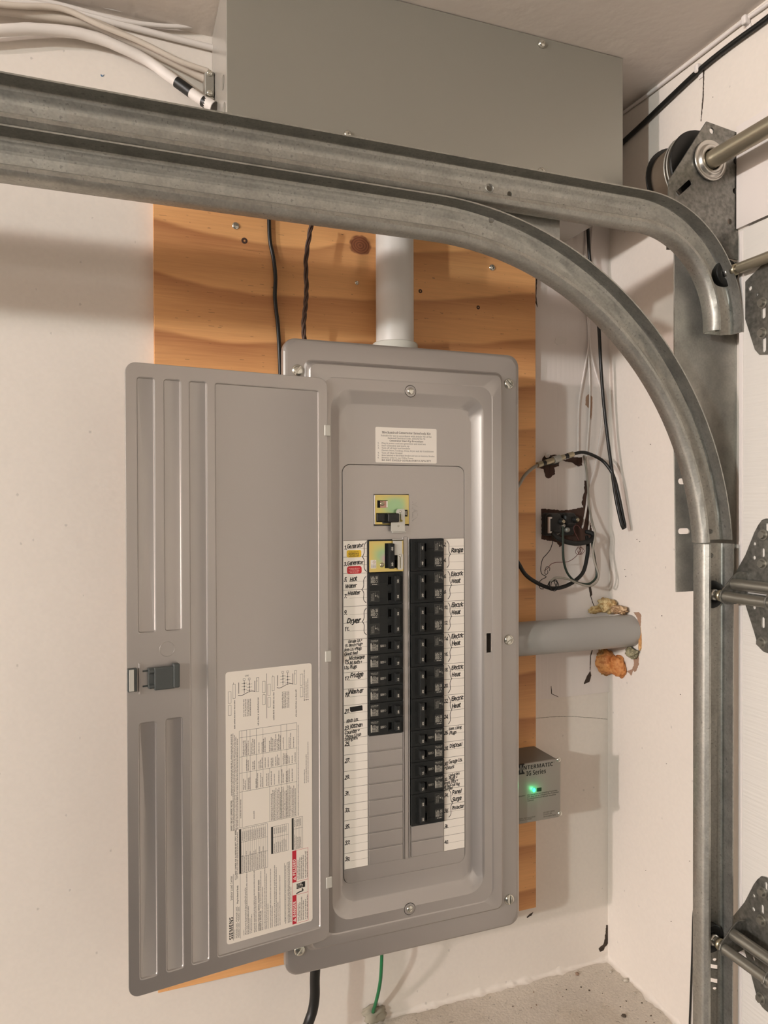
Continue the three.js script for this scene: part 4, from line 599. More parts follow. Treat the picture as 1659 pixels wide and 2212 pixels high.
{ // flag bracket and bearing plate
  const f = thing('flag_bracket', 'broad galvanised flag bracket plate behind the door track curve', 'bracket', [0, 0, 0]), P = (u, v) => { const p = onZ(u, v, PZP); return [p.x, p.y]; };
  part('plate', triUV(plate([[0.7865, 0.7635], [0.9025, 0.7635], [0.9025, 1.27], [0.7824, 1.27], [0.7824, 0.99]], 0.0022, [slotH(0.8005, 0.9295, 0.022, 0.0088), slotH(0.8005, 0.8545, 0.022, 0.0088), slotH(0.86, 0.80, 0.02, 0.008)]).translate(0, 0, PZP - 0.0028)), M.galvDark, f);
  part('wall_flange', slab(XW - 0.0024, XW - 0.0002, 0.7635, 1.27, 0.272, PZP), M.galvDark, f);
  const b = thing('bearing_plate', 'galvanised end bearing plate carrying the torsion shaft', 'bracket', [0, 0, 0]), C = onZ(1529, 350, PZP);
  const hole = (u, v, r) => circ(...P(u, v), r);
  part('plate', triUV(plate([P(1523.8, 264), P(1443, 391), P(1439, 540), P(1457, 540), [0.80, P(1460, 545)[1] + 0.004], [0.9025, 1.272], [0.9025, P(1592, 300)[1]], P(1590, 288)], 0.0024, [hole(1535, 284, 0.0045), slotH(...P(1475, 407), 0.038, 0.0085, 0.72), slotH(...P(1578, 302), 0.024, 0.006, 0.62), hole(1586.5, 350, 0.0046), hole(1585, 414, 0.0046), hole(1574, 480, 0.0046), circ(C.x, C.y, 0.020, 24)]).translate(0, 0, PZP)), M.hinge, b);
  part('wall_flange', slab(XW - 0.003, XW - 0.0003, 1.33, 1.46, 0.301, PZP), M.hinge, b);
  part('bearing', alongZ(lathe([[0.0150, -0.004], [0.020, -0.004], [0.021, 0.001], [0.029, 0.0012], [0.0305, 0.003], [0.0295, 0.0055], [0.026, 0.0042], [0.0235, 0.0036], [0.0225, 0.0075], [0.0205, 0.009], [0.0165, 0.0085], [0.0150, 0.006], [0.0150, -0.004]], 40)).translate(C.x, C.y, PZP + 0.0022), M.steel, b, 'bright flanged bearing');
  const s = thing('torsion_shaft', 'brownish steel torsion shaft running along the header above the door', 'shaft', [0, 0, 0]);
  part('tube', cyl(V(C.x, C.y, 0.20), V(C.x, C.y, 2.85), 0.0133, 0.0133, 28), M.shaft, s);
  const d = thing('cable_drum', 'dark grooved lift cable drum behind the bearing plate', 'drum', [C.x, C.y, 0.2985]);
  part('flange', alongZ(lathe([[0.014, 0], [0.0545, 0], [0.056, -0.003], [0.0545, -0.007], [0.014, -0.007], [0.014, 0]].reverse(), 40)), M.black, d, 'black outer flange');
  const gr = [[0.014, -0.007], [0.052, -0.007]]; for (let i = 0; i < 9; i++) { const z = -0.0095 - i * 0.005; gr.push([0.0520 - i * 0.0006, z], [0.0500 - i * 0.0006, z - 0.0025]); } gr.push([0.047, -0.056], [0.014, -0.056], [0.014, -0.007]);
  part('grooved_body', alongZ(lathe(gr.reverse(), 40)), std({ color: lin(0.16, 0.125, 0.09), roughness: 0.6, metalness: 0.4 }), d);
  part('inner_flange', alongZ(lathe([[0.014, -0.056], [0.053, -0.056], [0.053, -0.060], [0.014, -0.060], [0.014, -0.056]].reverse(), 40)), M.black, d);
  const k = part('set_screw', hexHead(0.0045, 0.007), M.steel, d); k.position.set(-0.03, -0.012, 0);
  { const pts = []; for (let i = 0; i <= 60; i++) { const a = 2.2 + i / 60 * 4 * Math.PI; pts.push(V(0.0528 * Math.cos(a), 0.0528 * Math.sin(a), -0.012 - i / 60 * 0.012)); } part('lift_cable', tube(pts, 0.0014, 5, 140), M.galvDark, d); }
}
{ // the door: four sections of embossed white steel
  const emb = dataTex(512, 512, (u, v) => 0.5 + 0.9 * (fbm(u * 4 + 0.25 * Math.sin(v * 40), v * 110, 3, 801, 4, 110) - 0.5), false, [3.2, 3.2]);
  const skin = std({ color: lin(0.70, 0.675, 0.625), bumpMap: emb, bumpScale: 0.0007, roughness: 0.5 }), o = struct('door_1', null, null, 'white embossed steel sectional garage door, closed', 'garage door');
  for (const [y0, y1] of [[0.7735, 1.302], [0.2585, 0.7705], [-0.2575, 0.2555], [FLOOR + 0.004, -0.2605]]) { part('section', triUV(rbox(0.868, 0.912, y0, y1, 0.3535, 2.93, 0.004, 2)), skin, o); part('end_cap', rbox(0.8665, 0.9125, y0 + 0.004, y1 - 0.004, 0.3515, 0.3585, 0.001), M.white, o); }
}
// hinges (section joints) and rollers
const leaf = (pts, holes) => toX(plate(pts, 0.0024, holes)).translate(0.868, 0, 0);
function hinge(y, label) {   // y of the section joint; local origin on the door skin
  const o = new THREE.Group(), c = 0.405, m = (p) => [...p, ...p.map(([z, q]) => [2 * c - z, q]).reverse()]; o.name = 'door_hinge'; o.position.y = y; o.userData.label = label; scene.getObjectByName('door_1').add(o);
  part('upper_leaf', triUV(leaf(m([[0.345, 0.001], [0.3436, 0.022], [0.3648, 0.0545], [0.3811, 0.0891], [0.3875, 0.0993], [0.394, 0.107], [0.401, 0.109]]), [circ(c - 0.0245, 0.052, 0.003, 12), slotH(c - 0.009, 0.060, 0.013, 0.005, Math.PI / 2), slotH(c - 0.003, 0.0965, 0.012, 0.005, Math.PI / 2), circ(c - 0.024, 0.072, 0.0026, 12), circ(c + 0.0245, 0.052, 0.003, 12)])), M.hinge, o);
  part('lower_leaf', triUV(leaf(m([[0.345, -0.001], [0.3633, -0.0137], [0.379, -0.052], [0.388, -0.0753], [0.396, -0.081], [0.401, -0.082]]).reverse(), [circ(c - 0.0245, -0.02, 0.0032, 12), slotH(c - 0.009, -0.040, 0.016, 0.0055, Math.PI / 2)])), M.hinge, o);
  const bolt = hexHead(0.0058, 0.0062).rotateY(-Math.PI / 2);
  for (const [z, q] of [[0.3968, 0.0855], [0.3956, 0.0440], [0.3945, -0.0690]]) part('bolt', bolt, M.tube, o).position.set(0.8655, q, z);
  for (const zc of [0.367, 0.443]) part('ear', plate([[0.8665, 0.030], [0.8665, -0.012], [0.845, -0.016], [0.826, -0.0155], [0.817, -0.0115], [0.8145, -0.004], [0.817, 0.0035], [0.826, 0.012], [0.838, 0.024], [0.85, 0.031]], 0.0022, [circ(0.8245, -0.004, 0.0045, 14)], 0.0004).translate(0, 0, zc - 0.0011), M.hinge, o);
  part('upper_barrel', cyl(V(0.8405, 0.0135, 0.3685), V(0.8405, 0.0135, 0.4415), 0.0082), M.tube, o);
  part('roller_barrel', cyl(V(0.8245, -0.004, 0.3685), V(0.8245, -0.004, 0.4600), 0.0074), M.tube, o);
  return o;
}
hinge(0.7655, 'galvanised door hinge bolted across the joint below the top section');
hinge(0.2535, 'galvanised door hinge bolted across the joint nearest the ledge');
function roller(y, x, z1, label, r = 0.0205) {
  const o = thing('track_roller', label, 'roller', [x, y, 0]);
  part('wheel', alongZ(lathe([[0.004, 0.3325], [r * 0.95, 0.3325], [r, 0.3345], [r, 0.3425], [r * 0.95, 0.3445], [0.011, 0.3445], [0.009, 0.3425], [0.004, 0.3425], [0.004, 0.3325]], 32)).scale(1, 1, 1), M.black, o, 'black nylon wheel');
  part('hub', alongZ(lathe([[0.0042, 0.3428], [0.0085, 0.3428], [0.0085, 0.3475], [0.006, 0.349], [0.0042, 0.3492], [0.0042, 0.3428]], 20)), M.steel, o);
  part('collar', alongZ(lathe([[0.0042, 0.354], [0.0078, 0.354], [0.0085, 0.357], [0.0078, 0.361], [0.0042, 0.361], [0.0042, 0.354]], 20)), M.brass, o);
  part('stem', cyl(V(0, 0, 0.336), V(0, 0, z1), 0.0042, 0.0042, 14), M.steel, o); return o;
}
for (const c of [roller(0.7615, 0.8265, 0.3655, 'black nylon roller in the upright track at the upper door hinge'), roller(0.2495, 0.8265, 0.3655, 'black nylon roller in the upright track at the lower door hinge')]) void c;
{ const p = onZ(1573, 588, 0.345); roller(p.y, p.x, 0.3655, 'black nylon roller inside the short curve of the upper track', 0.0205);
  const o = new THREE.Group(); o.name = 'top_bracket'; o.userData.label = 'speckled galvanised top roller bracket'; scene.getObjectByName('door_1').add(o);
  part('bracket_plate', triUV(toX(plate([[0.364, 1.2205], [0.364, 1.166], [0.381, 1.118], [0.389, 1.109], [0.401, 1.107], [0.47, 1.107], [0.47, 1.255], [0.41, 1.245]], 0.0026, [circ(0.3725, 1.2085, 0.0035, 14), slotH(0.396, 1.17, 0.022, 0.007, Math.PI / 2), slotH(0.397, 1.122, 0.022, 0.007, Math.PI / 2), circ(0.385, 1.196, 0.002, 10)])).translate(0.868, 0, 0)), M.hinge, o);
  const bolt = hexHead(0.0058, 0.0062).rotateY(-Math.PI / 2); for (const [z, q] of [[0.3948, 1.1815], [0.3948, 1.1385]]) part('bolt', bolt, M.tube, o).position.set(0.8654, q, z);
  part('stem_tube', cyl(V(p.x, p.y, 0.366), V(p.x, p.y, 0.50), 0.0078), M.shaft, o); part('saddle', rbox(p.x, 0.8665, p.y - 0.011, p.y + 0.006, 0.425, 0.485, 0.002), M.hinge, o);
}

// ---------------------------------------------------------------- conduits
{
  const o = thing('conduit', 'upright grey plastic conduit between pull box and panel top', 'conduit', [0.4325, 0, 0.062]);
  part('pipe', cyl(V(0, 1.130, 0), V(0, 1.3855, 0), 0.0311, 0.0311, 48), M.pvcPale, o);
  part('coupling', lathe([[0.0315, 1.1295], [0.0385, 1.1295], [0.0385, 1.150], [0.0375, 1.1585], [0.036, 1.1602], [0.0315, 1.1605]], 48), std({ color: lin(0.56, 0.56, 0.50), roughness: 0.25 }), o, 'glossy coupling collar');
  const h = thing('conduit', 'level grey plastic conduit from panel side into the corner wall', 'conduit', [0, 0.6585, 0.0665]);
  part('pipe', cyl(V(0.617, 0, 0), V(0.9028, 0, 0), 0.0298, 0.0298, 48), M.pvc, h);
  part('locknut', cyl(V(0.618, 0, 0), V(0.628, 0, 0), 0.036, 0.036, 12), M.pvc, h);
}
// ---------------------------------------------------------------- expanding foam and wool around the level conduit
function lump(cx, cy, cz, sx, sy, sz, seed, rough = 0.5, det = 5) {
  const g = new THREE.IcosahedronGeometry(1, det), p = g.attributes.position, q = V();
  for (let i = 0; i < p.count; i++) { q.fromBufferAttribute(p, i); const n = fbm(q.x * 2.2 + 5 + q.z, q.y * 2.2 + seed, 3, seed) - 0.5, f = fbm(q.x * 7 + q.z * 3, q.y * 7 - q.z * 2, 2, seed + 9) - 0.5; const k = 1 + rough * n * 1.6 + rough * 0.5 * f; p.setXYZ(i, cx + q.x * k * sx, cy + q.y * k * sy, cz + q.z * k * sz); }
  g.deleteAttribute('normal'); const w = mergeVertices(g.deleteAttribute('uv') ?? g, 1e-5); w.computeVertexNormals(); return triUV(w.toNonIndexed());
}
const foamMat = (a, b, s) => std({ roughness: 0.7, map: dataTex(256, 256, (u, v) => { const t = smooth(0.3, 0.7, fbm(u * 14, v * 14, 4, s, 14, 14)); return a.map((q, i) => mix(q, b[i], t)); }, true, [14, 14]) });
{
  const o = thing('spray_foam', 'orange spray foam lump below the level conduit in the corner', 'foam', [0, 0, 0]), c = onZ(1330, 1424, 0.012);
  part('foam', lump(0.892, c.y - 0.006, 0.009, 0.022, 0.024, 0.022, 51, 0.35, 7), foamMat([0.42, 0.135, 0.03], [0.62, 0.28, 0.085], 901), o); part('foam', lump(0.899, c.y - 0.008, 0.034, 0.010, 0.022, 0.024, 53, 0.35, 7), foamMat([0.46, 0.15, 0.035], [0.6, 0.26, 0.08], 903), o);
  part('foam_edge', merged([lump(onZ(1301, 1424, 0.008).x, onZ(1301, 1424, 0.008).y, 0.003, 0.010, 0.024, 0.010, 57, 0.7, 4), lump(onZ(1318, 1450, 0.006).x, onZ(1318, 1450, 0.006).y, 0.002, 0.020, 0.009, 0.008, 58, 0.7, 4)]), foamMat([0.26, 0.11, 0.03], [0.5, 0.3, 0.10], 905), o);
  const w = onX(1372, 1412, XW - 0.004); part('wool', lump(w.x - 0.001, w.y, w.z - 0.006, 0.008, 0.010, 0.016, 61, 0.8, 4), foamMat([0.16, 0.14, 0.08], [0.36, 0.33, 0.2], 909), o, 'grey-green wool');
  const r = onX(1383, 1385, XW); part('foam_rim', lump(XW, r.y, r.z + 0.001, 0.004, 0.021, 0.0030, 63, 0.8, 4), foamMat([0.45, 0.2, 0.06], [0.68, 0.4, 0.16], 911), o);
  const t = thing('spray_foam', 'crumbly yellow foam on top of the level conduit', 'foam', [0, 0, 0]), y = foamMat([0.42, 0.26, 0.10], [0.70, 0.56, 0.30], 913), d = onZ(1329, 1318, 0.03);
  part('foam', lump(0.888, 0.6995, 0.020, 0.016, 0.014, 0.020, 71, 0.5, 7), y, t); part('foam', lump(0.890, 0.6945, 0.052, 0.012, 0.008, 0.016, 73, 0.8, 6), foamMat([0.3, 0.17, 0.08], [0.62, 0.44, 0.26], 915), t); part('foam', lump(0.866, 0.6905, 0.008, 0.018, 0.006, 0.005, 75, 0.9, 6), y, t);
}
// ---------------------------------------------------------------- surge protector box
{
  const x0 = 0.6368, x1 = 0.7275, y0 = 0.3475, y1 = 0.4500, z1 = 0.0985, o = thing('surge_protector', 'grey surge protector box with a glowing green light by the panel', 'surge protector', [0, 0, 0]);
  part('body', rbox(x0, x1 - 0.003, y0 + 0.002, y1 - 0.002, PZ + 0.0004, z1 - 0.004, 0.002), std({ color: lin(0.16, 0.145, 0.12), roughness: 0.45 }), o);
  const lid = plate(rrect(x0, x1, y0, y1, 0.006), 0.004, [], 0.0008), a = lid.attributes.position, uv = lid.attributes.uv; for (let i = 0; i < a.count; i++) uv.setXY(i, (a.getX(i) - x0) / (x1 - x0), (a.getY(i) - y0) / (y1 - y0));
  const P = (u, v) => { const p = onZ(1100 + u / 10.06, 1580 + v / 10.06, z1); return p; };
  const W = 888, H = 1004, cx = (u, v) => (P(u, v).x - x0) / (x1 - x0) * W, cy = (u, v) => H - (P(u, v).y - y0) / (y1 - y0) * H;
  const face = canvasTex(W, H, (g) => {
    g.fillStyle = '#969086'; g.fillRect(0, 0, W, H); g.fillStyle = '#12110d';
    const line = (s, u0, v0, u1, v1, size, weight = 'bold') => { const xa = cx(u0, v0), ya = cy(u0, v0), xb = cx(u1, v1), yb = cy(u1, v1); g.save(); g.translate(xa, ya); g.rotate(Math.atan2(yb - ya, xb - xa)); g.font = `${weight} ${size}px sans-serif`; const w = g.measureText(s).width, k = Math.hypot(xb - xa, yb - ya) / w; g.scale(k, 1); g.fillText(s, 0, 0); g.restore(); };
    line('NTERMATIC', 300, 838, 955, 745, 92); line("'", 960, 712, 975, 712, 60); line('IG Series', 372, 970, 800, 905, 110);
    g.save(); const kx = cx(255, 815), ky = cy(255, 815); g.translate(kx, ky); g.fillRect(-80, -90, 150, 26); g.fillRect(-80, 66, 150, 26); g.beginPath(); g.moveTo(-60, -80); g.lineTo(60, -80); g.lineTo(26, 0); g.lineTo(60, 80); g.lineTo(-60, 80); g.lineTo(-26, 0); g.fill(); g.fillStyle = '#969086'; g.fillRect(-9, -66, 18, 132); g.restore();
    g.fillStyle = '#12110d'; line('ON: Energized and providing Protection', 390, 1400, 1045, 1290, 30); line('OFF: May still be energized but Protection', 390, 1442, 1078, 1326, 30); line('has diminished and the unit should be', 390, 1484, 1015, 1382, 30); line('replaced.', 390, 1525, 538, 1500, 30);
    line('Indicator:', 160, 1440, 358, 1400, 30); line('DO NOT OPEN', 742, 1782, 985, 1738, 34, 'normal'); line('Contains No', 742, 1822, 930, 1788, 34, 'normal'); line('Serviceable Parts', 742, 1868, 1015, 1822, 34, 'normal'); line('Intermatic Incorporated', 100, 1935, 565, 1860, 30, 'normal'); line('Spring Grove, IL 60081', 100, 1972, 500, 1908, 30, 'normal');
  });
  part('lid', lid.translate(0, 0, z1 - 0.004), std({ map: face, roughness: 0.38, metalness: 0.25 }), o, 'printed grey lid');
  for (const [u, v, r] of [[1070, 615, 0.5], [1098, 1780, 1.2]]) { const s = part('lid_screw', screwHead(0.0042, 0.0026, r), M.zincScrew, o); s.position.copy(P(u, v)); s.position.z = z1; }
  const l = P(535, 1272); const led = part('indicator_light', new THREE.SphereGeometry(0.0032, 16, 10).scale(1, 1.25, 0.6).translate(l.x, l.y, z1 + 0.0005), std({ color: lin(0.05, 0.5, 0.2), emissive: lin(0.06, 1.0, 0.42), emissiveIntensity: 3 }), o, 'glowing green light');
  const w = P(655, 1262); part('indicator_window', rbox(w.x - 0.0052, w.x + 0.0042, w.y - 0.0032, w.y + 0.0032, z1 - 0.0004, z1 + 0.0004, 0.0003), std({ color: lin(0.012, 0.03, 0.015), roughness: 0.3 }), o);
  const pl = new THREE.PointLight(lin(0.05, 1.0, 0.35), 0.0011, 0, 2); pl.position.set(l.x, l.y, z1 + 0.0072); pl.castShadow = true; pl.shadow.radius = 0.12; pl.name = 'indicator_glow'; o.add(pl);
}
// ---------------------------------------------------------------- cables
const Zs = (z) => (p) => onZ(p[0], p[1], p[2] ?? z);
const cable = (name, pix, z, r, mat, label, group, k = 8) => solo(name, tube(pix.map(Zs(z)), r, k), mat, label, 'cable', group);
cable('black_cable', [[581, 470], [583, 520], [591, 560], [595, 600], [594, 645], [600, 700], [603, 750], [605, 800], [606, 850]], 0.0225, 0.0032, M.black, 'thin black cable running down the plywood beside the panel');
{ // dark brown twisted wires entering the panel top
  const o = thing('twisted_cable', 'dark brown twisted wires dropping into the panel top', 'cable', [0, 0, 0]), c = new THREE.CatmullRomCurve3([[676, 470], [669, 505], [661, 560], [662, 620], [660, 660], [656, 700], [658, 745]].map(Zs(0.062)));
  for (let k = 0; k < 3; k++) { const pts = []; for (let i = 0; i <= 44; i++) { const t = i / 44, p = c.getPoint(t), a = t * 22 + k * 2.094; pts.push(V(p.x + 0.0022 * Math.cos(a), p.y, p.z + 0.0022 * Math.sin(a))); } part('strand', tube(pts, 0.0019, 6, 120), M.brownWire, o); }
}
cable('feed_cable', [[682, 2080, 0.066], [680, 2115, 0.066], [680, 2150, 0.066], [676, 2180, 0.067], [668, 2205, 0.07], [655, 2240, 0.08], [635, 2290, 0.09]], 0.066, 0.0080, M.black, 'thick black cable hanging from the panel bottom', undefined, 16);
cable('ground_wire', [[825, 2050, 0.06], [824, 2085, 0.058], [822, 2115, 0.05], [818, 2140, 0.04], [812, 2165, 0.028], [807, 2182, 0.016], [805, 2188, 0.008]], 0.05, 0.0029, M.green, 'bright green ground wire bending from the panel bottom into the wall foot', undefined, 12);
{ const p = onZ(806, 2190, 0.008); const o = solo('putty_blob', lump(p.x, Math.max(0.012, p.y), 0.006, 0.022, 0.012, 0.010, 81, 0.9, 4), std({ color: lin(0.34, 0.31, 0.24), roughness: 0.95 }), 'dusty grey putty where the green wire enters', 'putty'); }
// black coax: from the splice round the loop and up the corner
const cornerZ = (u) => clamp(0.035 + (u - 1290) / 60 * 0.038, 0.03, 0.073);
cable('coax_cable', [[1237, 981, 0.036], [1259, 977, 0.038], [1281, 983.5, 0.04], [1302.5, 996, 0.045], [1319, 1016, 0.055], [1328, 1036, 0.06], [1335, 1064, 0.066], [1341, 1092, 0.07], [1347, 1122, 0.074], [1350, 1136, 0.077], [1348, 1142, 0.079], [1344, 1136, 0.079], [1337, 1108, 0.075], [1329, 1068, 0.068], [1321, 1010, 0.055], [1313, 950, 0.045], [1304, 870, 0.04], [1298, 790, 0.038], [1293, 700, 0.036], [1283, 620, 0.032], [1274, 560, 0.03], [1270, 500, 0.03], [1267, 455, 0.03], [1264, 415, 0.03]], 0.04, 0.0031, M.black, 'black coax cable looping from the splice and up the corner', undefined, 10);
cable('coax_cable', [[1112, 1060, 0.05], [1122, 1046, 0.045], [1132, 1029, 0.04], [1147, 1014, 0.036], [1162, 1004, 0.036]], 0.04, 0.0030, M.cableGray, 'short grey coax cable curving from the splice behind the panel', undefined, 10);
{ // splice
  const o = thing('coax_splice', 'row of crimped brass coax connectors above the terminal block', 'connector', [0, 0, 0]), a = onZ(1161, 1004.5, 0.036), b = onZ(1238, 981, 0.036), at = (t) => a.clone().lerp(b, t);
  [[0, 0.13, 0.0052, M.brass], [0.13, 0.22, 0.0048, M.black], [0.22, 0.44, 0.0056, M.brass], [0.44, 0.62, 0.0068, M.galvDark], [0.62, 0.75, 0.0054, M.brass], [0.75, 0.85, 0.0046, M.black], [0.85, 1, 0.0052, M.brass]].forEach(([s, e, r, m], i) => part(['connector_nut', 'seal_ring', 'connector_nut', 'barrel', 'connector_nut', 'seal_ring', 'connector_nut'][i], cyl(at(s), at(e), r, r, i === 2 || i === 4 ? 6 : 18), m, o));
  const p = onZ(1182, 983, 0.02); part('mount_screw', screwHead(0.0055, 0.004, 0.5), M.white, o).position.copy(p); part('mount_foot', rbox(p.x + 0.002, p.x + 0.020, p.y - 0.018, p.y - 0.002, 0.006, 0.030, 0.004), M.blackSoft, o);
}
const coils = (name, u, v, z, ru, n, r, mat, label) => { const c = onZ(u, v, z), pts = []; for (let i = 0; i <= n * 10; i++) { const a = i / 10 * 2 * Math.PI, q = ru * (0.85 + 0.3 * hash(i >> 2, n, 5)); pts.push(V(c.x + q * Math.cos(a) * (0.8 + 0.2 * Math.sin(i)), c.y + q * 0.9 * Math.sin(a), z + 0.004 * Math.sin(a * 0.7))); } return solo(name, tube(pts, r, 5, n * 26), mat, label, 'wire'); };
cable('black_cable', [[1100, 1180, 0.06], [1120, 1217, 0.05], [1136, 1242, 0.045], [1160, 1259, 0.042], [1187, 1270, 0.042], [1212, 1269, 0.042], [1237, 1258, 0.042], [1259, 1237, 0.04], [1268, 1204, 0.034], [1270, 1180, 0.03], [1268, 1160, 0.022]], 0.042, 0.0036, M.blackSoft, 'black cable sagging in a wide loop from behind the panel', undefined, 10);
cable('black_cable', [[1194, 1152, 0.03], [1203, 1161, 0.034], [1222, 1170, 0.038], [1246, 1174, 0.04], [1270, 1170, 0.038], [1281, 1161, 0.034], [1279, 1152, 0.03], [1268, 1149, 0.024]], 0.03, 0.0046, M.blackSoft, 'thick dark cable curled around the front of the terminal block', undefined, 10);
cable('drop_cable', [[1216, 1139, 0.044], [1216, 1177, 0.049], [1218, 1213, 0.049], [1227, 1240, 0.049], [1245, 1257, 0.049], [1268, 1262, 0.05], [1284, 1253, 0.05], [1289, 1238, 0.049], [1285, 1210, 0.044], [1280, 1180, 0.036], [1279, 1165, 0.03]], 0.035, 0.0022, M.darkGreen, 'dark green cable hanging in a loop under the terminal block');
cable('drop_cable', [[1261, 985, 0.012], [1266, 1010, 0.014], [1270, 1050, 0.016], [1272, 1090, 0.022], [1280, 1130, 0.034], [1286, 1155, 0.042], [1281, 1186, 0.044], [1284, 1213, 0.048], [1293, 1240, 0.054], [1288, 1258, 0.056], [1272, 1266, 0.056], [1248, 1260, 0.054], [1227, 1251, 0.053], [1201, 1248, 0.052], [1190, 1255, 0.052]], 0.03, 0.0020, M.cableGray, 'grey telephone cable curving below the green loop to a coil');
coils('wire_coil', 1195, 1264, 0.048, 0.0105, 4, 0.0007, M.blackSoft, 'small tangled coil of thin black wire hooked over the sagging cable');
coils('wire_coil', 1252, 1190, 0.03, 0.0075, 3, 0.0005, M.redWire, 'tiny tangled coil of thin reddish wire under the terminal block');
coils('wire_coil', 1180, 1233, 0.026, 0.008, 1, 0.0006, M.blackSoft, 'single thin black wire ring left of the green loop');
cable('thin_wire', [[1192, 1150], [1194, 1168], [1189, 1186], [1181, 1197], [1172, 1208], [1168, 1228], [1170.5, 1240], [1180, 1246], [1170, 1252], [1164, 1260], [1167, 1271], [1174, 1272]], 0.028, 0.0007, M.blackSoft, 'thin black wire trailing down from the terminal block', undefined, 5);
cable('thin_wire', [[1254, 1143], [1248, 1135], [1241, 1136], [1240, 1146], [1247, 1160], [1252, 1172], [1255, 1186], [1244, 1202], [1227, 1213], [1201, 1215], [1190, 1219], [1183, 1228], [1176, 1232]], 0.032, 0.0006, M.redWire, 'thin reddish wire trailing from the terminal block knob', undefined, 5);
cable('painted_cable', [[1268, 470], [1266, 520], [1263, 600], [1268, 670], [1272, 735], [1265, 785], [1257, 830], [1251, 870], [1249, 920], [1249, 976]], 0.0085, 0.0017, M.board, 'thin wall-painted cable veering towards the plywood above the splice');
cable('painted_cable', [[1282, 470, 0.009], [1276, 545, 0.009], [1273, 640, 0.009], [1275, 740, 0.009], [1283, 790, 0.011], [1296, 835, 0.015], [1301, 870, 0.017], [1299, 920, 0.016], [1292, 965, 0.014], [1284, 1015, 0.012], [1272, 1055, 0.012], [1266, 1100, 0.012], [1258, 1140, 0.014]], 0.0085, 0.0018, M.board, 'thin wall-painted cable bowing out to the corner beside the black coax');
cable('painted_cable', [[1271, 760], [1274, 830], [1273, 900], [1269, 960], [1267, 1010], [1271, 1060], [1274, 1110], [1271, 1150]], 0.0075, 0.0015, M.cableWhite, 'thin white cable running straight down to the terminal block');
{ // telephone terminal block
  const c = onZ(1211, 1133, 0.02), o = thing('terminal_block', 'old black telephone terminal block on a bare brown patch', 'terminal block', [c.x, c.y, 0.0058]);
  part('base', rbox(-0.034, 0.032, -0.021, 0.022, 0, 0.014, 0.005, 3), M.blackSoft, o);
  part('left_housing', rbox(-0.033, -0.003, -0.018, 0.021, 0.008, 0.026, 0.008, 3), M.black, o); part('right_housing', rbox(0.003, 0.031, -0.004, 0.022, 0.008, 0.024, 0.008, 3), M.black, o);
  for (const [x, y] of [[-0.006, 0.006], [0.025, 0.009]]) { const k = part('terminal_post', alongZ(lathe([[0, 0.032], [0.004, 0.032], [0.0045, 0.029], [0.0062, 0.028], [0.0075, 0.022], [0.0085, 0.012], [0, 0.012]].reverse(), 20)), M.blackSoft, o); k.position.set(x, y, 0); const n = part('terminal_nut', alongZ(lathe([[0, 0.0345], [0.0028, 0.034], [0.004, 0.032], [0, 0.032]].reverse(), 12)), M.brass, o); n.position.set(x, y, 0); }
  for (const [x, y] of [[-0.01, -0.014], [0.012, -0.010], [0.002, -0.002]]) part('terminal_screw', alongZ(lathe([[0, 0.022], [0.004, 0.0215], [0.005, 0.018], [0.005, 0.010], [0, 0.010]].reverse(), 14)), M.galvDark, o).position.set(x, y, 0);
  part('paint_smear', merged([rbox(-0.0325, -0.030, -0.013, 0.012, 0.02, 0.0262, 0.001), rbox(-0.0325, -0.025, 0.011, 0.0145, 0.02, 0.0258, 0.001), rbox(-0.0325, -0.023, -0.0155, -0.012, 0.02, 0.0258, 0.001)]), M.white, o, 'white paint smear');
}
// cables along the top of the left wall
const h2 = (p) => p.map(([x, y]) => [x / 2, y / 2]);
cable('white_cable', h2([[-400, -160], [100, -60], [370, 0], [500, 40], [800, 85], [980, 140], [1010, 150]]), 0.012, 0.0030, M.cableWhite, 'thin white cable highest on the wall beside the pull box');
cable('white_cable', h2([[-420, -90], [0, -30], [240, 15], [420, 62], [560, 95], [750, 115], [925, 112]]), 0.010, 0.0034, M.cableWhite, 'white cable ending at the top back edge of the pull box');
cable('white_cable', h2([[-420, -40], [0, 5], [250, 30], [380, 62], [480, 95], [700, 152], [925, 208]]), 0.007, 0.0048, M.cableWhite, 'flat white cable hugging the wall to the pull box side');
cable('tan_cable', h2([[-420, 10], [0, 40, 0], [150, 62], [300, 84], [410, 105], [560, 172], [720, 250], [895, 338]]), 0.018, 0.0078, M.cableTan, 'thick tan cable running into the lower half of the clamp');
cable('tan_cable', h2([[-420, -30], [40, 22], [200, 28], [300, 48], [430, 108], [600, 178], [780, 266], [895, 306]]), 0.033, 0.0042, M.cableTan, 'slim tan cable crossing over the thick one into the clamp');
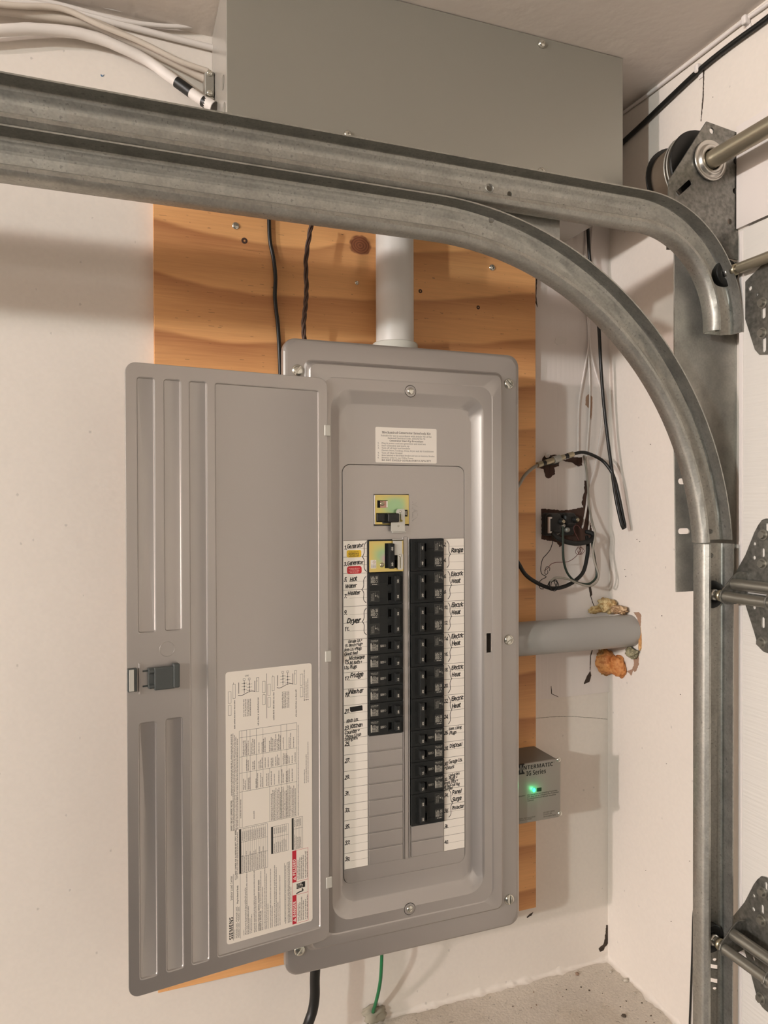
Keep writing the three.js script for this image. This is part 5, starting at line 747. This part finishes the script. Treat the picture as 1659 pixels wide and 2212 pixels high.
{ // wrapped service cable with its torn black patches
  const pts = h2([[-420, 150], [-100, 140], [0, 132], [130, 126], [300, 138], [420, 165], [520, 204], [640, 264], [730, 330], [810, 388], [870, 432], [925, 465]]).map((p, i) => onZ(p[0], p[1], 0.02 + Math.max(0, i - 7) * 0.009)), c = new THREE.CatmullRomCurve3(pts), o = thing('service_cable', 'thick white service cable with torn black tape at the bushing', 'cable', [0, 0, 0]);
  const g = new THREE.TubeGeometry(c, 120, 0.0080, 14, false), p = g.attributes.position, n = g.attributes.normal; for (let i = 0; i < p.count; i++) { const k = 0.0012 * (fbm(p.getX(i) * 60, p.getY(i) * 60, 2, 951) - 0.5); p.setXYZ(i, p.getX(i) + n.getX(i) * k, p.getY(i) + n.getY(i) * k, p.getZ(i) + n.getZ(i) * k); } part('jacket', g, M.cableWhite, o, 'painted white jacket');
  const seg = (a, b, r) => { const q = []; for (let i = 0; i <= 6; i++) q.push(c.getPointAt(mix(a, b, i / 6))); return new THREE.TubeGeometry(new THREE.CatmullRomCurve3(q), 12, r, 14, false); };
  part('black_tape', seg(0.842, 0.905, 0.0083), M.black, o, 'black tape'); part('black_tape', seg(0.955, 0.975, 0.0083), M.black, o, 'black tape'); part('tape_tail', seg(0.974, 0.999, 0.0092), M.cableWhite, o);
}
// black cable along the top of the door wall, with clips, and the painted cable in the ceiling corner
const wallX = (p) => onX(p[0], p[1], XW - (p[2] ?? 0.006));
solo('black_cable', tube([[1760, -45], [1659, 38], [1580, 96], [1515, 148], [1440, 218], [1390, 266], [1347, 306], [1325, 330, 0.012]].map(wallX), 0.0046, 10), M.black, 'black cable stapled along the top of the garage door wall', 'cable');
solo('painted_cable', tube([[1322, 262], [1347, 243], [1400, 204], [1460, 158], [1520, 112], [1600, 50], [1659, 8], [1760, -70]].map((p) => wallX([p[0], p[1], 0.004])), 0.0032, 8), M.white, 'white painted cable in the corner of ceiling and door wall', 'cable');
for (const [u, v, l] of [[1515, 150, 'white cable clip nearest the bearing plate'], [1618, 46, 'white cable clip close under the ceiling corner']]) { const p = onX(u, v, XW), o = thing('cable_clip', l, 'clip', [XW, p.y, p.z]); const a = Math.atan2(-(onX(u + 20, v - 15, XW).y - p.y), 1); part('saddle', rbox(-0.0125, -0.0003, -0.007, 0.007, -0.0045, 0.0045, 0.003), M.white, o); const s = part('nail', screwHead(0.0035, 0.002, 0, false).rotateY(-Math.PI / 2), M.white, o); s.position.set(-0.0006, -0.0105, 0); part('tab', rbox(-0.002, -0.0002, -0.015, -0.005, -0.0045, 0.0045, 0.0009), M.white, o); }
solo('black_wire', tube([[1499, 1965], [1497, 1985], [1495.5, 2050], [1493, 2120], [1489.5, 2212], [1486, 2290]].map((p) => onX(p[0], p[1], XW - 0.003)), 0.0016, 6), M.black, 'thin black wire hanging down the wall behind the upright track', 'wire');
// debris on the ledge
{ const mats = [std({ color: lin(0.55, 0.5, 0.42), roughness: 0.9 }), std({ color: lin(0.09, 0.07, 0.05), roughness: 0.95 }), std({ color: lin(0.30, 0.2, 0.14), roughness: 0.95 })]; seedN = 777;
  const bits = [[1352, 2118, 5.5, 0], [1319, 2099, 4, 0], [1371, 2145, 3.4, 0], [1348, 2195, 5.5, 1], [1247, 2104, 5, 2], [1286, 2102, 2.2, 0], [1322, 2152, 1.6, 0], [1255, 2132, 2, 1], [1273, 2139, 2.2, 1], [1383, 2140, 1.8, 1], [1230, 2190, 2, 0], [1201, 2147, 2, 0]];
  for (let i = 0; i < 26; i++) { const u = rr(1060, 1440), v = rr(Math.max(2085, 2090 + Math.abs(u - 1316) * (u < 1316 ? 0.28 : 0.95)), 2208); bits.push([u, v, rr(0.8, 1.9), i % 3]); }
  bits.forEach(([u, v, r, m], i) => { const p = onY(u, v, 0.001), s = r / 1060; if (p.z < 0.006 || p.x > XW - 0.01) return; const big = r > 3; const g = lump(0, 0, 0, s, s * 0.45, s * 0.75, 20 + i, 0.6, 1); g.rotateY(i); g.translate(p.x, s * 0.36, p.z);
    solo('debris', g, mats[m], big ? ['pale paint flake on the ledge in the corner', 'dark curled chip on the concrete ledge', 'brown square chip on the concrete ledge'][m] : ['tiny pale crumb on the concrete ledge', 'tiny dark crumb on the concrete ledge', 'tiny brown crumb on the concrete ledge'][m], 'debris', big ? (m === 0 ? 'paint flakes on the ledge' : undefined) : ['pale crumbs on the ledge', 'dark crumbs on the ledge', 'brown crumbs on the ledge'][m]); });
}
renderer.render(scene, camera);
